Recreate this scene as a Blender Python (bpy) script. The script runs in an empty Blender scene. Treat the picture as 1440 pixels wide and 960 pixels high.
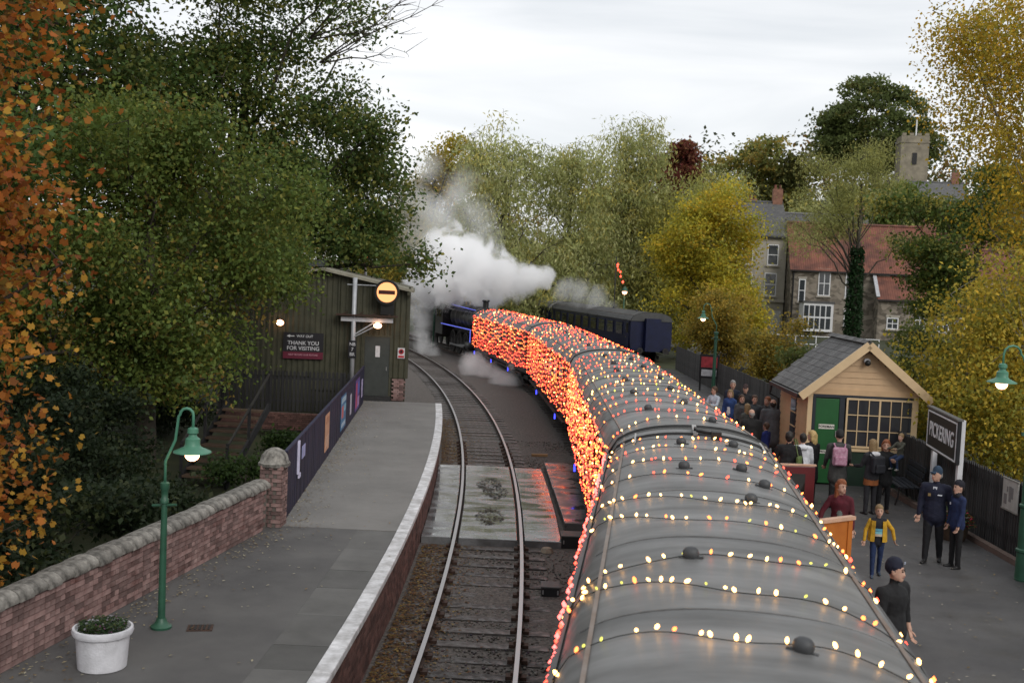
import bpy, bmesh, math, random
import numpy as np
from mathutils import Vector, Matrix, Euler

sc = bpy.context.scene
C = sc.collection
R = math.radians

# ------------------------------------------------------------------ camera
CAM_H = 5.95
PITCH, ROLL = R(3.47), R(2.6)
cam = bpy.data.cameras.new('camera'); cam.sensor_width = 36; cam.lens = 39.5
cam.clip_start = 0.1; cam.clip_end = 3000
cam.dof.use_dof = True; cam.dof.focus_distance = 24; cam.dof.aperture_fstop = 2.2
cam_ob = bpy.data.objects.new('camera', cam); C.objects.link(cam_ob)
fw = Vector((0, math.cos(PITCH), -math.sin(PITCH))); rt = Vector((1, 0, 0)); up = rt.cross(fw)
r2 = math.cos(ROLL) * rt + math.sin(ROLL) * up; u2 = -math.sin(ROLL) * rt + math.cos(ROLL) * up
m = Matrix((r2, u2, -fw)).transposed().to_4x4(); m.translation = (0, 0, CAM_H)
cam_ob.matrix_world = m
sc.camera = cam_ob

# ------------------------------------------------------------------ overcast sky and weak soft sun
SUN_EL, SUN_AZ = R(32), R(150)
w = bpy.data.worlds.new('World'); sc.world = w; w.use_nodes = True
nt = w.node_tree; nt.nodes.clear(); N = nt.nodes.new; L = nt.links.new
out = N('ShaderNodeOutputWorld'); mix = N('ShaderNodeMixShader'); mix.inputs[0].default_value = 0.9
sky = N('ShaderNodeTexSky'); sky.sky_type = 'NISHITA'; sky.sun_disc = False
sky.sun_elevation = SUN_EL; sky.sun_rotation = SUN_AZ
b1 = N('ShaderNodeBackground'); b1.inputs[1].default_value = 0.1; L(sky.outputs[0], b1.inputs[0])
tc = N('ShaderNodeTexCoord'); mp = N('ShaderNodeMapping'); mp.inputs['Scale'].default_value = (1.0, 1.0, 4.5)
L(tc.outputs['Generated'], mp.inputs[0])
nz = N('ShaderNodeTexNoise'); nz.inputs['Scale'].default_value = 1.9; nz.inputs['Detail'].default_value = 6
nz.inputs['Roughness'].default_value = 0.5; nz.inputs['Distortion'].default_value = 0.6; L(mp.outputs[0], nz.inputs[0])
cr = N('ShaderNodeValToRGB'); cr.color_ramp.elements[0].position = 0.36; cr.color_ramp.elements[1].position = 0.62
cr.color_ramp.elements[0].color = (0.6, 0.63, 0.66, 1); cr.color_ramp.elements[1].color = (0.9, 0.9, 0.905, 1)
L(nz.outputs[0], cr.inputs[0])
b2 = N('ShaderNodeBackground'); b2.inputs[1].default_value = 1.1; L(cr.outputs[0], b2.inputs[0])
L(b1.outputs[0], mix.inputs[1]); L(b2.outputs[0], mix.inputs[2]); L(mix.outputs[0], out.inputs[0])
sun = bpy.data.lights.new('sun', 'SUN'); sun.energy = 1.2; sun.angle = R(30); sun.color = (1, 0.96, 0.9)
so = bpy.data.objects.new('sun', sun); C.objects.link(so)
so.rotation_euler = Vector((math.sin(SUN_AZ) * math.cos(SUN_EL), math.cos(SUN_AZ) * math.cos(SUN_EL), math.sin(SUN_EL))).to_track_quat('Z', 'Y').to_euler()
sc.view_settings.view_transform = 'Standard'; sc.view_settings.look = 'None'
sc.view_settings.exposure = 0.2; sc.view_settings.gamma = 1
sc.render.engine = 'CYCLES'
cy = sc.cycles
cy.max_bounces = 16; cy.diffuse_bounces = 3; cy.glossy_bounces = 3; cy.transmission_bounces = 4
cy.transparent_max_bounces = 8; cy.volume_bounces = 16; cy.volume_step_rate = 2.0; cy.volume_max_steps = 256
cy.use_denoising = True; cy.sample_clamp_indirect = 4.0

# ------------------------------------------------------------------ materials
MATS = {}
def M(name, base, rough=0.75, var=0.18, scale=6.0, bump=0.0, bscale=40.0, metal=0.0, col2=None, island=0.0, spec=0.4, detail=5, emit=None, estr=0.0, wob=None, stretch=None):
    if name in MATS: return MATS[name]
    mt = bpy.data.materials.new(name); mt.use_nodes = True
    n = mt.node_tree; p = n.nodes['Principled BSDF']; K = n.nodes.new; J = n.links.new
    p.inputs['Roughness'].default_value = rough; p.inputs['Metallic'].default_value = metal
    p.inputs['Specular IOR Level'].default_value = spec
    t = K('ShaderNodeTexCoord'); nz = K('ShaderNodeTexNoise'); nz.inputs['Scale'].default_value = scale
    nz.inputs['Detail'].default_value = detail; nz.inputs['Roughness'].default_value = 0.6
    if stretch:
        mp_ = K('ShaderNodeMapping'); mp_.inputs['Scale'].default_value = stretch; J(t.outputs['Object'], mp_.inputs[0]); J(mp_.outputs[0], nz.inputs['Vector'])
    else: J(t.outputs['Object'], nz.inputs['Vector'])
    r = K('ShaderNodeValToRGB'); r.color_ramp.elements[0].position = 0.3; r.color_ramp.elements[1].position = 0.7
    a = [max(0, c * (1 - var)) for c in base]; b = [c * (1 + var) for c in base] if col2 is None else col2
    if col2 is not None: a = base
    r.color_ramp.elements[0].color = (*a, 1); r.color_ramp.elements[1].color = (*b, 1)
    J(nz.outputs[0], r.inputs[0]); col = r.outputs[0]
    if island > 0:
        g = K('ShaderNodeNewGeometry'); oi = K('ShaderNodeObjectInfo'); ad = K('ShaderNodeMath'); ad.operation = 'ADD'
        J(g.outputs['Random Per Island'], ad.inputs[0]); J(oi.outputs['Random'], ad.inputs[1])
        fr = K('ShaderNodeMath'); fr.operation = 'FRACT'; J(ad.outputs[0], fr.inputs[0])
        mr = K('ShaderNodeMapRange'); mr.inputs['To Min'].default_value = 1 - island; mr.inputs['To Max'].default_value = 1 + island
        J(fr.outputs[0], mr.inputs[0])
        hs = K('ShaderNodeHueSaturation'); J(mr.outputs[0], hs.inputs['Value']); J(col, hs.inputs['Color']); col = hs.outputs[0]
    J(col, p.inputs['Base Color'])
    if wob:
        mr2 = K('ShaderNodeMapRange'); n2 = K('ShaderNodeTexNoise'); n2.inputs['Scale'].default_value = wob[2]; n2.inputs['Detail'].default_value = 4
        J(t.outputs['Object'], n2.inputs['Vector']); J(n2.outputs[0], mr2.inputs[0])
        mr2.inputs['From Min'].default_value = 0.35; mr2.inputs['From Max'].default_value = 0.65
        mr2.inputs['To Min'].default_value = wob[0]; mr2.inputs['To Max'].default_value = wob[1]
        J(mr2.outputs[0], p.inputs['Roughness'])
    if bump:
        nb = K('ShaderNodeTexNoise'); nb.inputs['Scale'].default_value = bscale; nb.inputs['Detail'].default_value = 4
        J(t.outputs['Object'], nb.inputs['Vector'])
        bp = K('ShaderNodeBump'); bp.inputs['Strength'].default_value = bump; bp.inputs['Distance'].default_value = 0.02
        J(nb.outputs[0], bp.inputs['Height']); J(bp.outputs[0], p.inputs['Normal'])
    if emit:
        p.inputs['Emission Color'].default_value = (*emit, 1); p.inputs['Emission Strength'].default_value = estr
    MATS[name] = mt
    return mt
def leafmat(name, trans=0.42):
    if name in MATS: return MATS[name]
    mt = bpy.data.materials.new(name); mt.use_nodes = True
    n = mt.node_tree; K = n.nodes.new; J = n.links.new; p = n.nodes['Principled BSDF']; o = n.nodes['Material Output']
    a = K('ShaderNodeAttribute'); a.attribute_name = 'col'
    J(a.outputs['Color'], p.inputs['Base Color']); p.inputs['Roughness'].default_value = 0.6; p.inputs['Specular IOR Level'].default_value = 0.25
    tr = K('ShaderNodeBsdfTranslucent'); J(a.outputs['Color'], tr.inputs[0])
    mx = K('ShaderNodeMixShader'); mx.inputs[0].default_value = trans
    J(p.outputs[0], mx.inputs[1]); J(tr.outputs[0], mx.inputs[2]); J(mx.outputs[0], o.inputs[0])
    MATS[name] = mt
    return mt
def emis(name, col, s):
    if name in MATS: return MATS[name]
    mt = bpy.data.materials.new(name); mt.use_nodes = True
    n = mt.node_tree; o = n.nodes['Material Output']; e = n.nodes.new('ShaderNodeEmission')
    e.inputs[0].default_value = (*col, 1); e.inputs[1].default_value = s; n.links.new(e.outputs[0], o.inputs[0])
    MATS[name] = mt
    return mt
def glass(name='window_glass', col=(0.03, 0.035, 0.04)):
    if name in MATS: return MATS[name]
    mt = bpy.data.materials.new(name); mt.use_nodes = True
    p = mt.node_tree.nodes['Principled BSDF']; p.inputs['Base Color'].default_value = (*col, 1)
    p.inputs['Roughness'].default_value = 0.06; p.inputs['Specular IOR Level'].default_value = 0.6
    MATS[name] = mt
    return mt

# ------------------------------------------------------------------ mesh builder
class MB:
    def __init__(s): s.v = []; s.f = []; s.m = []; s.mi = 0
    def add(s, vs, fs):
        o = len(s.v); s.v += [tuple(p) for p in vs]; s.f += [tuple(i + o for i in f) for f in fs]; s.m += [s.mi] * len(fs); return s
    def mat(s, i): s.mi = i; return s
    def box(s, c, d, rz=0.0, rx=0.0, ry=0.0):
        e = Euler((rx, ry, rz)).to_matrix(); c = Vector(c); h = [x / 2 for x in d]
        vs = [c + e @ Vector((sx * h[0], sy * h[1], sz * h[2])) for sz in (-1, 1) for sy in (-1, 1) for sx in (-1, 1)]
        return s.add(vs, [(0, 2, 3, 1), (4, 5, 7, 6), (0, 1, 5, 4), (2, 6, 7, 3), (0, 4, 6, 2), (1, 3, 7, 5)])
    def bar(s, a, b, wd, ht):            # rectangular bar between two points
        a = Vector(a); b = Vector(b); d = (b - a).normalized(); u = Vector((0, 0, 1))
        if abs(d.z) > 0.95: u = Vector((0, 1, 0))
        sd = d.cross(u).normalized(); u = sd.cross(d)
        vs = [p + sd * (x * wd / 2) + u * (z * ht / 2) for p in (a, b) for z in (-1, 1) for x in (-1, 1)]
        return s.add(vs, [(0, 1, 3, 2), (4, 6, 7, 5), (0, 4, 5, 1), (2, 3, 7, 6), (0, 2, 6, 4), (1, 5, 7, 3)])
    def tube(s, pts, rs, n=8, cap=True):
        pts = [Vector(p) for p in pts]
        if not hasattr(rs, '__len__'): rs = [rs] * len(pts)
        rings = []; up = None
        for i, p in enumerate(pts):
            d = (pts[min(i + 1, len(pts) - 1)] - pts[max(i - 1, 0)]).normalized()
            if up is None:
                up = Vector((0, 0, 1)) if abs(d.z) < 0.9 else Vector((1, 0, 0))
            sd = d.cross(up)
            if sd.length < 1e-5: sd = d.cross(Vector((0, 1, 0.01)))
            sd.normalize(); up = sd.cross(d)
            rings.append([p + (sd * math.cos(2 * math.pi * k / n) + up * math.sin(2 * math.pi * k / n)) * rs[i] for k in range(n)])
        vs = [q for r in rings for q in r]; fs = []
        for i in range(len(pts) - 1):
            for k in range(n):
                k2 = (k + 1) % n; fs.append((i * n + k, (i + 1) * n + k, (i + 1) * n + k2, i * n + k2))
        if cap: fs += [tuple(range(n)), tuple(reversed(range((len(pts) - 1) * n, len(pts) * n)))]
        return s.add(vs, fs)
    def cyl(s, a, b, r0, r1=None, n=12): return s.tube([a, b], [r0, r0 if r1 is None else r1], n)
    def lathe(s, prof, c=(0, 0, 0), n=16, rot=None):
        c = Vector(c); e = rot or Matrix.Identity(3); vs = []; fs = []
        for r, z in prof:
            for k in range(n):
                a = 2 * math.pi * k / n; vs.append(c + e @ Vector((r * math.cos(a), r * math.sin(a), z)))
        for i in range(len(prof) - 1):
            for k in range(n):
                k2 = (k + 1) % n; fs.append((i * n + k, i * n + k2, (i + 1) * n + k2, (i + 1) * n + k))
        if prof[0][0] > 1e-4: fs.append(tuple(reversed(range(n))))
        if prof[-1][0] > 1e-4: fs.append(tuple(range((len(prof) - 1) * n, len(prof) * n)))
        return s.add(vs, fs)
    def prism(s, poly, fn, d0, d1):      # poly 2-D, fn(a,b,d) -> 3-D
        n = len(poly); vs = [fn(a, b, d0) for a, b in poly] + [fn(a, b, d1) for a, b in poly]
        fs = [tuple(reversed(range(n))), tuple(range(n, 2 * n))] + [(i, (i + 1) % n, n + (i + 1) % n, n + i) for i in range(n)]
        return s.add(vs, fs)
    def ball(s, c, r, n=10, k=6, sc_=(1, 1, 1)):
        c = Vector(c)
        prof = [(max(1e-5, math.sin(math.pi * i / k)) * r, -math.cos(math.pi * i / k) * r) for i in range(k + 1)]
        e = Matrix.Diagonal(sc_)
        return s.lathe(prof, c, n, e)
    def mesh(s, name, mats, smooth=False):
        me = bpy.data.meshes.new(name); me.from_pydata(s.v, [], s.f)
        for mt in (mats if isinstance(mats, (list, tuple)) else [mats]): me.materials.append(mt)
        if any(s.m): me.polygons.foreach_set('material_index', s.m)
        bm = bmesh.new(); bm.from_mesh(me)
        bmesh.ops.recalc_face_normals(bm, faces=bm.faces); bm.to_mesh(me); bm.free()
        if smooth is True: me.shade_smooth()
        elif smooth: me.shade_smooth(); me.set_sharp_from_angle(angle=R(smooth))
        me.update(); return me
    def build(s, name, mats, parent=None, smooth=False, loc=None, rz=None, bevel=0):
        o = ob(name, s.mesh(name, mats, smooth), parent, loc, rz)
        if bevel:
            b = o.modifiers.new('bevel', 'BEVEL'); b.width = bevel; b.segments = 2; b.limit_method = 'ANGLE'
        return o
def ob(name, data, parent=None, loc=None, rz=None):
    o = bpy.data.objects.new(name, data); C.objects.link(o)
    if parent is not None: o.parent = parent
    if loc is not None: o.location = loc
    if rz is not None: o.rotation_euler = (0, 0, rz)
    return o
def tag(o, label=None, cat=None, group=None, kind=None):
    if label: o['label'] = label
    if cat: o['category'] = cat
    if group: o['group'] = group
    if kind: o['kind'] = kind
    return o
def thing(name, label, cat, loc=(0, 0, 0), rz=0.0, group=None):
    o = ob(name, None, None, loc, rz); o.empty_display_size = 0.2
    return tag(o, label, cat, group)
def copy_tree(o, parent=None):
    c = o.copy(); C.objects.link(c); c.parent = parent
    for ch in list(o.children): copy_tree(ch, c)
    return c
def text(name, s, size, mat, parent, loc, rot, sx=1.0, extrude=0.004):
    cu = bpy.data.curves.new(name, 'FONT'); cu.body = s; cu.size = size; cu.align_x = 'CENTER'; cu.align_y = 'CENTER'; cu.extrude = extrude; cu.offset = size * 0.012
    t = bpy.data.objects.new(name, cu); C.objects.link(t)
    me = bpy.data.meshes.new_from_object(t.evaluated_get(bpy.context.evaluated_depsgraph_get()))
    bpy.data.objects.remove(t); me.name = name; me.materials.clear(); me.materials.append(mat)
    o = ob(name, me, parent, loc); o.rotation_euler = rot; o.scale = (sx, 1, 1)
    return o
rng = np.random.default_rng(7); rnd = random.Random(5)

# ------------------------------------------------------------------ track geometry of the place (metres, rail top = 0)
def x1(y): return -0.34 - (y - 24) ** 2 / 440.0
T2 = np.array([(-12, -0.62), (-2, 0.6), (8.3, 1.85), (18.6, 3.12), (28.4, 3.4), (38.2, 3.42), (48, 2.95), (57.5, 2.2), (66.5, 0.65), (75.5, -1.3), (85, -4.1), (95, -7.5), (105, -11.3), (125, -19.8)])
_s = np.gradient(T2[:, 1], T2[:, 0])
def x2(y):
    i = int(np.clip(np.searchsorted(T2[:, 0], y) - 1, 0, len(T2) - 2)); h = T2[i + 1, 0] - T2[i, 0]; t = (y - T2[i, 0]) / h
    a, b = T2[i, 1], T2[i + 1, 1]; return float((2 * t**3 - 3 * t**2 + 1) * a + (t**3 - 2 * t**2 + t) * h * _s[i] + (-2 * t**3 + 3 * t**2) * b + (t**3 - t**2) * h * _s[i + 1])
def edge_l(y): return x1(y) - 1.5          # left platform edge
WALL = lambda y: -4.45 + (y - 21.3) * 0.181 # brick wall line (platform side)
# ------------------------------------------------------------------ terrain
def sstep(a, b, x): t = np.clip((x - a) / (b - a), 0, 1); return t * t * (3 - 2 * t)
def terrain(x, y):
    x = np.asarray(x, float); y = np.asarray(y, float)
    cx = -0.34 - (np.maximum(y, 24) - 24) ** 2 / 440.0
    z = np.full(np.broadcast(x, y).shape, -0.32)
    z = z + sstep(9, 22, cx - x) * 2.6                                    # bank on the left
    z = z + sstep(9.0, 11.5, x - np.minimum(cx, 0)) * 0.95 * sstep(-20, 10, y) * (x > 5)
    z = z + sstep(12, 30, x) * 1.0
    z = z + sstep(115, 185, y + (x - 25) * 0.15) * sstep(-30, 60, x) * 19
    z = z + sstep(190, 380, y) * 8
    z = z + 0.12 * np.sin(x * 0.35) * np.cos(y * 0.27) * sstep(11, 15, np.abs(x))
    return z
gx = np.concatenate([np.linspace(-700, -62, 18), np.linspace(-58, 90, 112), np.linspace(96, 800, 18)])
gy = np.concatenate([np.linspace(-250, -12, 10), np.linspace(-8, 190, 130), np.linspace(198, 1200, 24)])
XX, YY = np.meshgrid(gx, gy); ZZ = terrain(XX, YY)
mb = MB(); nx = len(gx)
mb.add(np.stack([XX, YY, ZZ], -1).reshape(-1, 3).tolist(), [(j * nx + i, j * nx + i + 1, (j + 1) * nx + i + 1, (j + 1) * nx + i) for j in range(len(gy) - 1) for i in range(nx - 1)])
ground = mb.build('ground', M('earth_grass', (0.022, 0.028, 0.012), 0.9, col2=(0.05, 0.055, 0.022), scale=0.7, bump=0.6, bscale=9), smooth=True)
tag(ground, 'dark grassy ground and hillside around the railway station', 'ground', kind='structure')

# ballast bed
m_ball = M('ballast', (0.04, 0.035, 0.032), 0.85, col2=(0.16, 0.14, 0.125), scale=16, bump=1.0, bscale=26, detail=8)
mb = MB(); ys = np.linspace(-12, 125, 110)
rows = []
for y in ys:
    a, b = edge_l(y) - (0.4 if y < 42.5 else 4.5), x2(y) + 3.2
    rows.append([(a + (b - a) * k / 8, y, -0.172 - 0.02 * math.sin(k * 1.3 + y)) for k in range(9)])
mb.add([p for r in rows for p in r], [(j * 9 + i, j * 9 + i + 1, (j + 1) * 9 + i + 1, (j + 1) * 9 + i) for j in range(len(ys) - 1) for i in range(8)])
tag(mb.build('ballast_bed', m_ball, smooth=True), 'dark stone ballast bed under the two curving tracks', 'ballast', kind='structure')

# loose stones in the near field and dead leaves blown along the platform foot
def scatter_mesh(name, pts, verts, faces, sizes, cols, mat, up_only=False, seed=1):
    g = np.random.default_rng(seed); n = len(pts); k = len(verts); verts = np.array(verts)
    a = g.uniform(0, 6.283, n); t = g.uniform(-0.5, 0.5, n) if not up_only else g.uniform(-0.25, 0.25, n)
    ca, sa, ct, st = np.cos(a), np.sin(a), np.cos(t), np.sin(t)
    v = verts[None] * np.asarray(sizes)[:, None, None]
    x, y, z = v[..., 0], v[..., 1], v[..., 2]
    y, z = y * ct[:, None] - z * st[:, None], y * st[:, None] + z * ct[:, None]
    x, y = x * ca[:, None] - y * sa[:, None], x * sa[:, None] + y * ca[:, None]
    V = np.stack([x, y, z], -1) + np.asarray(pts)[:, None, :]
    return raw_mesh(name, V.reshape(-1, 3), faces, n, k, np.repeat(cols, k, 0), mat)
def raw_mesh(name, V, faces, n, k, cols, mat):
    me = bpy.data.meshes.new(name); F = len(faces); sizes = [len(f) for f in faces]; nl = sum(sizes)
    me.vertices.add(len(V)); me.vertices.foreach_set('co', np.ascontiguousarray(V, dtype=np.float32).ravel())
    fl = np.concatenate([np.array(f) for f in faces]); idx = (fl[None] + (np.arange(n) * k)[:, None]).ravel()
    me.loops.add(nl * n); me.loops.foreach_set('vertex_index', idx.astype(np.int32))
    st = np.concatenate([[0], np.cumsum(sizes)[:-1]]); starts = (st[None] + (np.arange(n) * nl)[:, None]).ravel()
    me.polygons.add(F * n); me.polygons.foreach_set('loop_start', starts.astype(np.int32))
    at = me.color_attributes.new('col', 'FLOAT_COLOR', 'POINT')
    c4 = np.ones((len(V), 4), np.float32); c4[:, :3] = cols; at.data.foreach_set('color', c4.ravel())
    me.materials.append(mat); me.update(calc_edges=True)
    return me
OCT = [(1, 0, 0), (0, 1, 0), (-1, 0, 0), (0, -1, 0), (0.1, 0.1, 0.7), (0, 0, -0.7)]
OCTF = [(0, 1, 4), (1, 2, 4), (2, 3, 4), (3, 0, 4), (1, 0, 5), (2, 1, 5), (3, 2, 5), (0, 3, 5)]
n = 13000
yy = 11 + 30 * rng.random(n) ** 1.6; xx = np.array([edge_l(y) for y in yy]) + 0.05 + rng.random(n) * 4.6
keep = ~((yy > 24.7) & (yy < 34.6) & (xx < 2.3)); yy, xx = yy[keep], xx[keep]
g_ = rng.uniform(0.4, 1.5, len(xx))[:, None]
cols = np.array([0.125, 0.112, 0.102]) * g_ + rng.normal(0, 0.006, (len(xx), 3)); cols = np.clip(cols, 0.01, 0.4)
o = ob('ballast_stones', scatter_mesh('ballast_stones', np.stack([xx, yy, np.full(len(xx), -0.168)], -1), OCT, OCTF, rng.uniform(0.015, 0.038, len(xx)), cols, leafmat('stone_colour', 0.0)))
tag(o, 'loose grey ballast stones between and beside the rails', 'stones', kind='stuff')
LEAFV = [(0, -1, 0), (0.55, 0, 0.12), (0, 1, 0), (-0.55, 0, 0.12)]
def leaf_litter(name, label, xs, ys_, zs, size, seed=3, pal=((0.22, 0.11, 0.045), (0.16, 0.08, 0.035), (0.3, 0.2, 0.06), (0.12, 0.07, 0.04))):
    g = np.random.default_rng(seed); c = np.array(pal)[g.integers(0, len(pal), len(xs))] * g.uniform(0.6, 1.3, len(xs))[:, None]
    o = ob(name, scatter_mesh(name, np.stack([xs, ys_, zs], -1), LEAFV, [(0, 1, 2, 3)], g.uniform(0.6, 1.2, len(xs)) * size, c, leafmat('leaf_litter'), True, seed))
    return tag(o, label, 'leaves', kind='stuff')
n = 11000; yy = 12 + 34 * rng.random(n) ** 1.3; xx = np.array([edge_l(y) for y in yy]) + 0.06 + np.abs(rng.normal(0, 0.5, n))
keep = ~((yy > 24.7) & (yy < 34.6) & (xx > -1.9)); leaf_litter('fallen_leaves', 'brown fallen leaves lying on ballast below the white platform edge', xx[keep], yy[keep], np.full(keep.sum(), -0.145), 0.04)
n = 1500; yy = 12 + 30 * rng.random(n); xx = np.array([WALL(y) if y < 21.3 else -4.35 - (y - 21.8) * 0.058 for y in yy]) + 0.05 + np.abs(rng.normal(0, 0.35, n)) * np.where(rng.random(n) < 0.25, 3, 1)
leaf_litter('fallen_leaves', 'scattered pale fallen leaves along the foot of brick wall and blue fence', xx, yy, np.full(n, 0.925), 0.03, 4, ((0.4, 0.33, 0.2), (0.25, 0.17, 0.08), (0.5, 0.45, 0.32)))
n = 420; yy = 12 + 18 * rng.random(n); xx = rng.uniform(5, 9.7, n); leaf_litter('fallen_leaves', 'pale leaves dotted over the tarmac where the people stand', xx, yy, np.full(n, 0.925), 0.03, 6, ((0.4, 0.36, 0.27), (0.3, 0.22, 0.1), (0.55, 0.5, 0.4)))

# ------------------------------------------------------------------ tracks
m_slp = M('sleeper_wood', (0.035, 0.029, 0.026), 0.7, col2=(0.09, 0.08, 0.075), scale=5, island=0.35, bump=0.5, bscale=30, wob=(0.3, 0.8, 6))
def rail_mat():
    mt = bpy.data.materials.new('rail_steel'); mt.use_nodes = True; n = mt.node_tree; p = n.nodes['Principled BSDF']; K = n.nodes.new; J = n.links.new
    g = K('ShaderNodeNewGeometry'); s = K('ShaderNodeSeparateXYZ'); J(g.outputs['Normal'], s.inputs[0])
    r = K('ShaderNodeMath'); r.operation = 'GREATER_THAN'; r.inputs[1].default_value = 0.8; J(s.outputs['Z'], r.inputs[0])
    sp = K('ShaderNodeSeparateXYZ'); J(g.outputs['Position'], sp.inputs[0]); h = K('ShaderNodeMath'); h.operation = 'GREATER_THAN'; h.inputs[1].default_value = -0.02
    J(sp.outputs['Z'], h.inputs[0]); mu = K('ShaderNodeMath'); mu.operation = 'MULTIPLY'; J(r.outputs[0], mu.inputs[0]); J(h.outputs[0], mu.inputs[1])
    mx = K('ShaderNodeMix'); mx.data_type = 'RGBA'; mx.inputs[6].default_value = (0.05, 0.03, 0.022, 1); mx.inputs[7].default_value = (0.42, 0.4, 0.4, 1)
    J(mu.outputs[0], mx.inputs[0]); J(mx.outputs[2], p.inputs['Base Color']); J(mu.outputs[0], p.inputs['Metallic'])
    ro = K('ShaderNodeMapRange'); ro.inputs[3].default_value = 0.85; ro.inputs[4].default_value = 0.38; J(mu.outputs[0], ro.inputs[0]); J(ro.outputs[0], p.inputs['Roughness'])
    return mt
m_rail = rail_mat()
RP = [(-0.036, 0), (0.036, 0), (0.036, -0.035), (0.01, -0.05), (0.01, -0.125), (0.065, -0.14), (0.065, -0.152), (-0.065, -0.152), (-0.065, -0.14), (-0.01, -0.125), (-0.01, -0.05), (-0.036, -0.035)]
def rail(fx, y0, y1, off, parent):
    ys = np.arange(y0, y1, 1.0); mb = MB(); k = len(RP); vs = []
    for y in ys:
        s = (fx(y + 0.5) - fx(y - 0.5)); d = Vector((s, 1, 0)).normalized(); n_ = Vector((d.y, -d.x, 0))
        p = Vector((fx(y), y, 0)) + n_ * off
        vs += [p + n_ * a + Vector((0, 0, b)) for a, b in RP]
    fs = [(j * k + i, j * k + (i + 1) % k, (j + 1) * k + (i + 1) % k, (j + 1) * k + i) for j in range(len(ys) - 1) for i in range(k)]
    mb.add(vs, fs); return mb.build('rail', m_rail, parent)
slp = MB().box((0, 0, -0.217), (2.55, 0.25, 0.13)).mesh('sleeper', m_slp)
m_chair = M('rusty_iron', (0.03, 0.018, 0.014), 0.8, col2=(0.07, 0.035, 0.022), scale=20)
chm = MB()
for s in (-1, 1):
    for t in (-1, 1):
        chm.box((s * 0.7525 + t * 0.11, 0, -0.125), (0.1, 0.16, 0.06)); chm.box((s * 0.7525 + t * 0.06, 0, -0.09), (0.05, 0.1, 0.09))
chm = chm.mesh('rail_chair', m_chair)
def track(label, fx, y0, y1, ychair):
    t = thing('railway_track', label, 'track', (0, 0, 0)); t['kind'] = 'structure'
    rail(fx, y0, y1, -0.7525, t); rail(fx, y0, y1, 0.7525, t)
    y = y0 + 0.3
    while y < y1 - 1:
        if not (fx is x1 and 24.8 < y < 34.5):
            a = -math.atan(fx(y + 0.5) - fx(y - 0.5)); o = ob('sleeper', slp, t, (fx(y) + rnd.uniform(-0.04, 0.04), y, rnd.uniform(-0.012, 0.006)), a + rnd.uniform(-0.012, 0.012))
            if y < ychair: ob('rail_chair', chm, t, (fx(y), y, 0), a)
        y += 0.72
    return t
track('open curving railway track with shiny rails beside the white edged platform', x1, -11, 118, 40)
track('railway track carrying the lit excursion train', x2, -11, 122, 0)

# concrete level boards across the track, wet
def wet_mat():
    mt = bpy.data.materials.new('wet_concrete'); mt.use_nodes = True; n = mt.node_tree; p = n.nodes['Principled BSDF']; K = n.nodes.new; J = n.links.new
    t = K('ShaderNodeTexCoord'); mp = K('ShaderNodeMapping'); mp.inputs['Scale'].default_value = (0.9, 2.2, 1); J(t.outputs['Object'], mp.inputs[0])
    a = K('ShaderNodeTexNoise'); a.inputs['Scale'].default_value = 1.1; a.inputs['Detail'].default_value = 5; J(mp.outputs[0], a.inputs[0])
    r = K('ShaderNodeValToRGB'); r.color_ramp.elements[0].position = 0.42; r.color_ramp.elements[1].position = 0.62
    r.color_ramp.elements[0].color = (0.04, 0.04, 0.04, 1); r.color_ramp.elements[1].color = (0.32, 0.32, 0.32, 1); J(a.outputs[0], r.inputs[0]); J(r.outputs[0], p.inputs['Roughness'])
    b = K('ShaderNodeTexNoise'); b.inputs['Scale'].default_value = 2.3; b.inputs['Detail'].default_value = 9; J(t.outputs['Object'], b.inputs[0])
    c = K('ShaderNodeValToRGB'); c.color_ramp.elements[0].position = 0.35; c.color_ramp.elements[1].position = 0.68
    c.color_ramp.elements[0].color = (0.085, 0.085, 0.085, 1); c.color_ramp.elements[1].color = (0.19, 0.195, 0.2, 1); J(b.outputs[0], c.inputs[0]); J(c.outputs[0], p.inputs['Base Color'])
    p.inputs['Specular IOR Level'].default_value = 0.85
    bp = K('ShaderNodeBump'); bp.inputs['Strength'].default_value = 0.12; bp.inputs['Distance'].default_value = 0.02; J(a.outputs[0], bp.inputs['Height']); J(bp.outputs[0], p.inputs['Normal'])
    return mt
m_wet = wet_mat()
crossing = thing('level_crossing', 'wet concrete crossing slabs laid between the rails', 'crossing', (0, 24.8, 0)); crossing['kind'] = 'structure'
def slab(x0, x1_, y0, y1, z, skew, mt=m_wet):
    mb = MB(); dx = skew * (y1 - y0)
    mb.add([(x0, y0, z - 0.2), (x1_, y0, z - 0.2), (x1_ + dx, y1, z - 0.2), (x0 + dx, y1, z - 0.2), (x0, y0, z), (x1_, y0, z), (x1_ + dx, y1, z), (x0 + dx, y1, z)],
           [(0, 3, 2, 1), (4, 5, 6, 7), (0, 1, 5, 4), (1, 2, 6, 5), (2, 3, 7, 6), (3, 0, 4, 7)])
    o = mb.build('slab', mt, crossing, bevel=0.012); o.location = -Vector(crossing.location); return o
for k in range(3):
    y0 = 24.9 + k * 3.16; y1 = y0 + 3.14; xa = x1(y0); s = (x1(y1) - x1(y0)) / 3.14
    slab(xa - 1.5, xa - 0.83, y0, y1, -0.01 - 0.004 * k, s); slab(xa - 0.66, xa + 0.66, y0, y1, -0.012 + 0.003 * k, s); slab(xa + 0.83, xa + 1.66, y0, y1, -0.008 - 0.005 * k, s)
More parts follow.
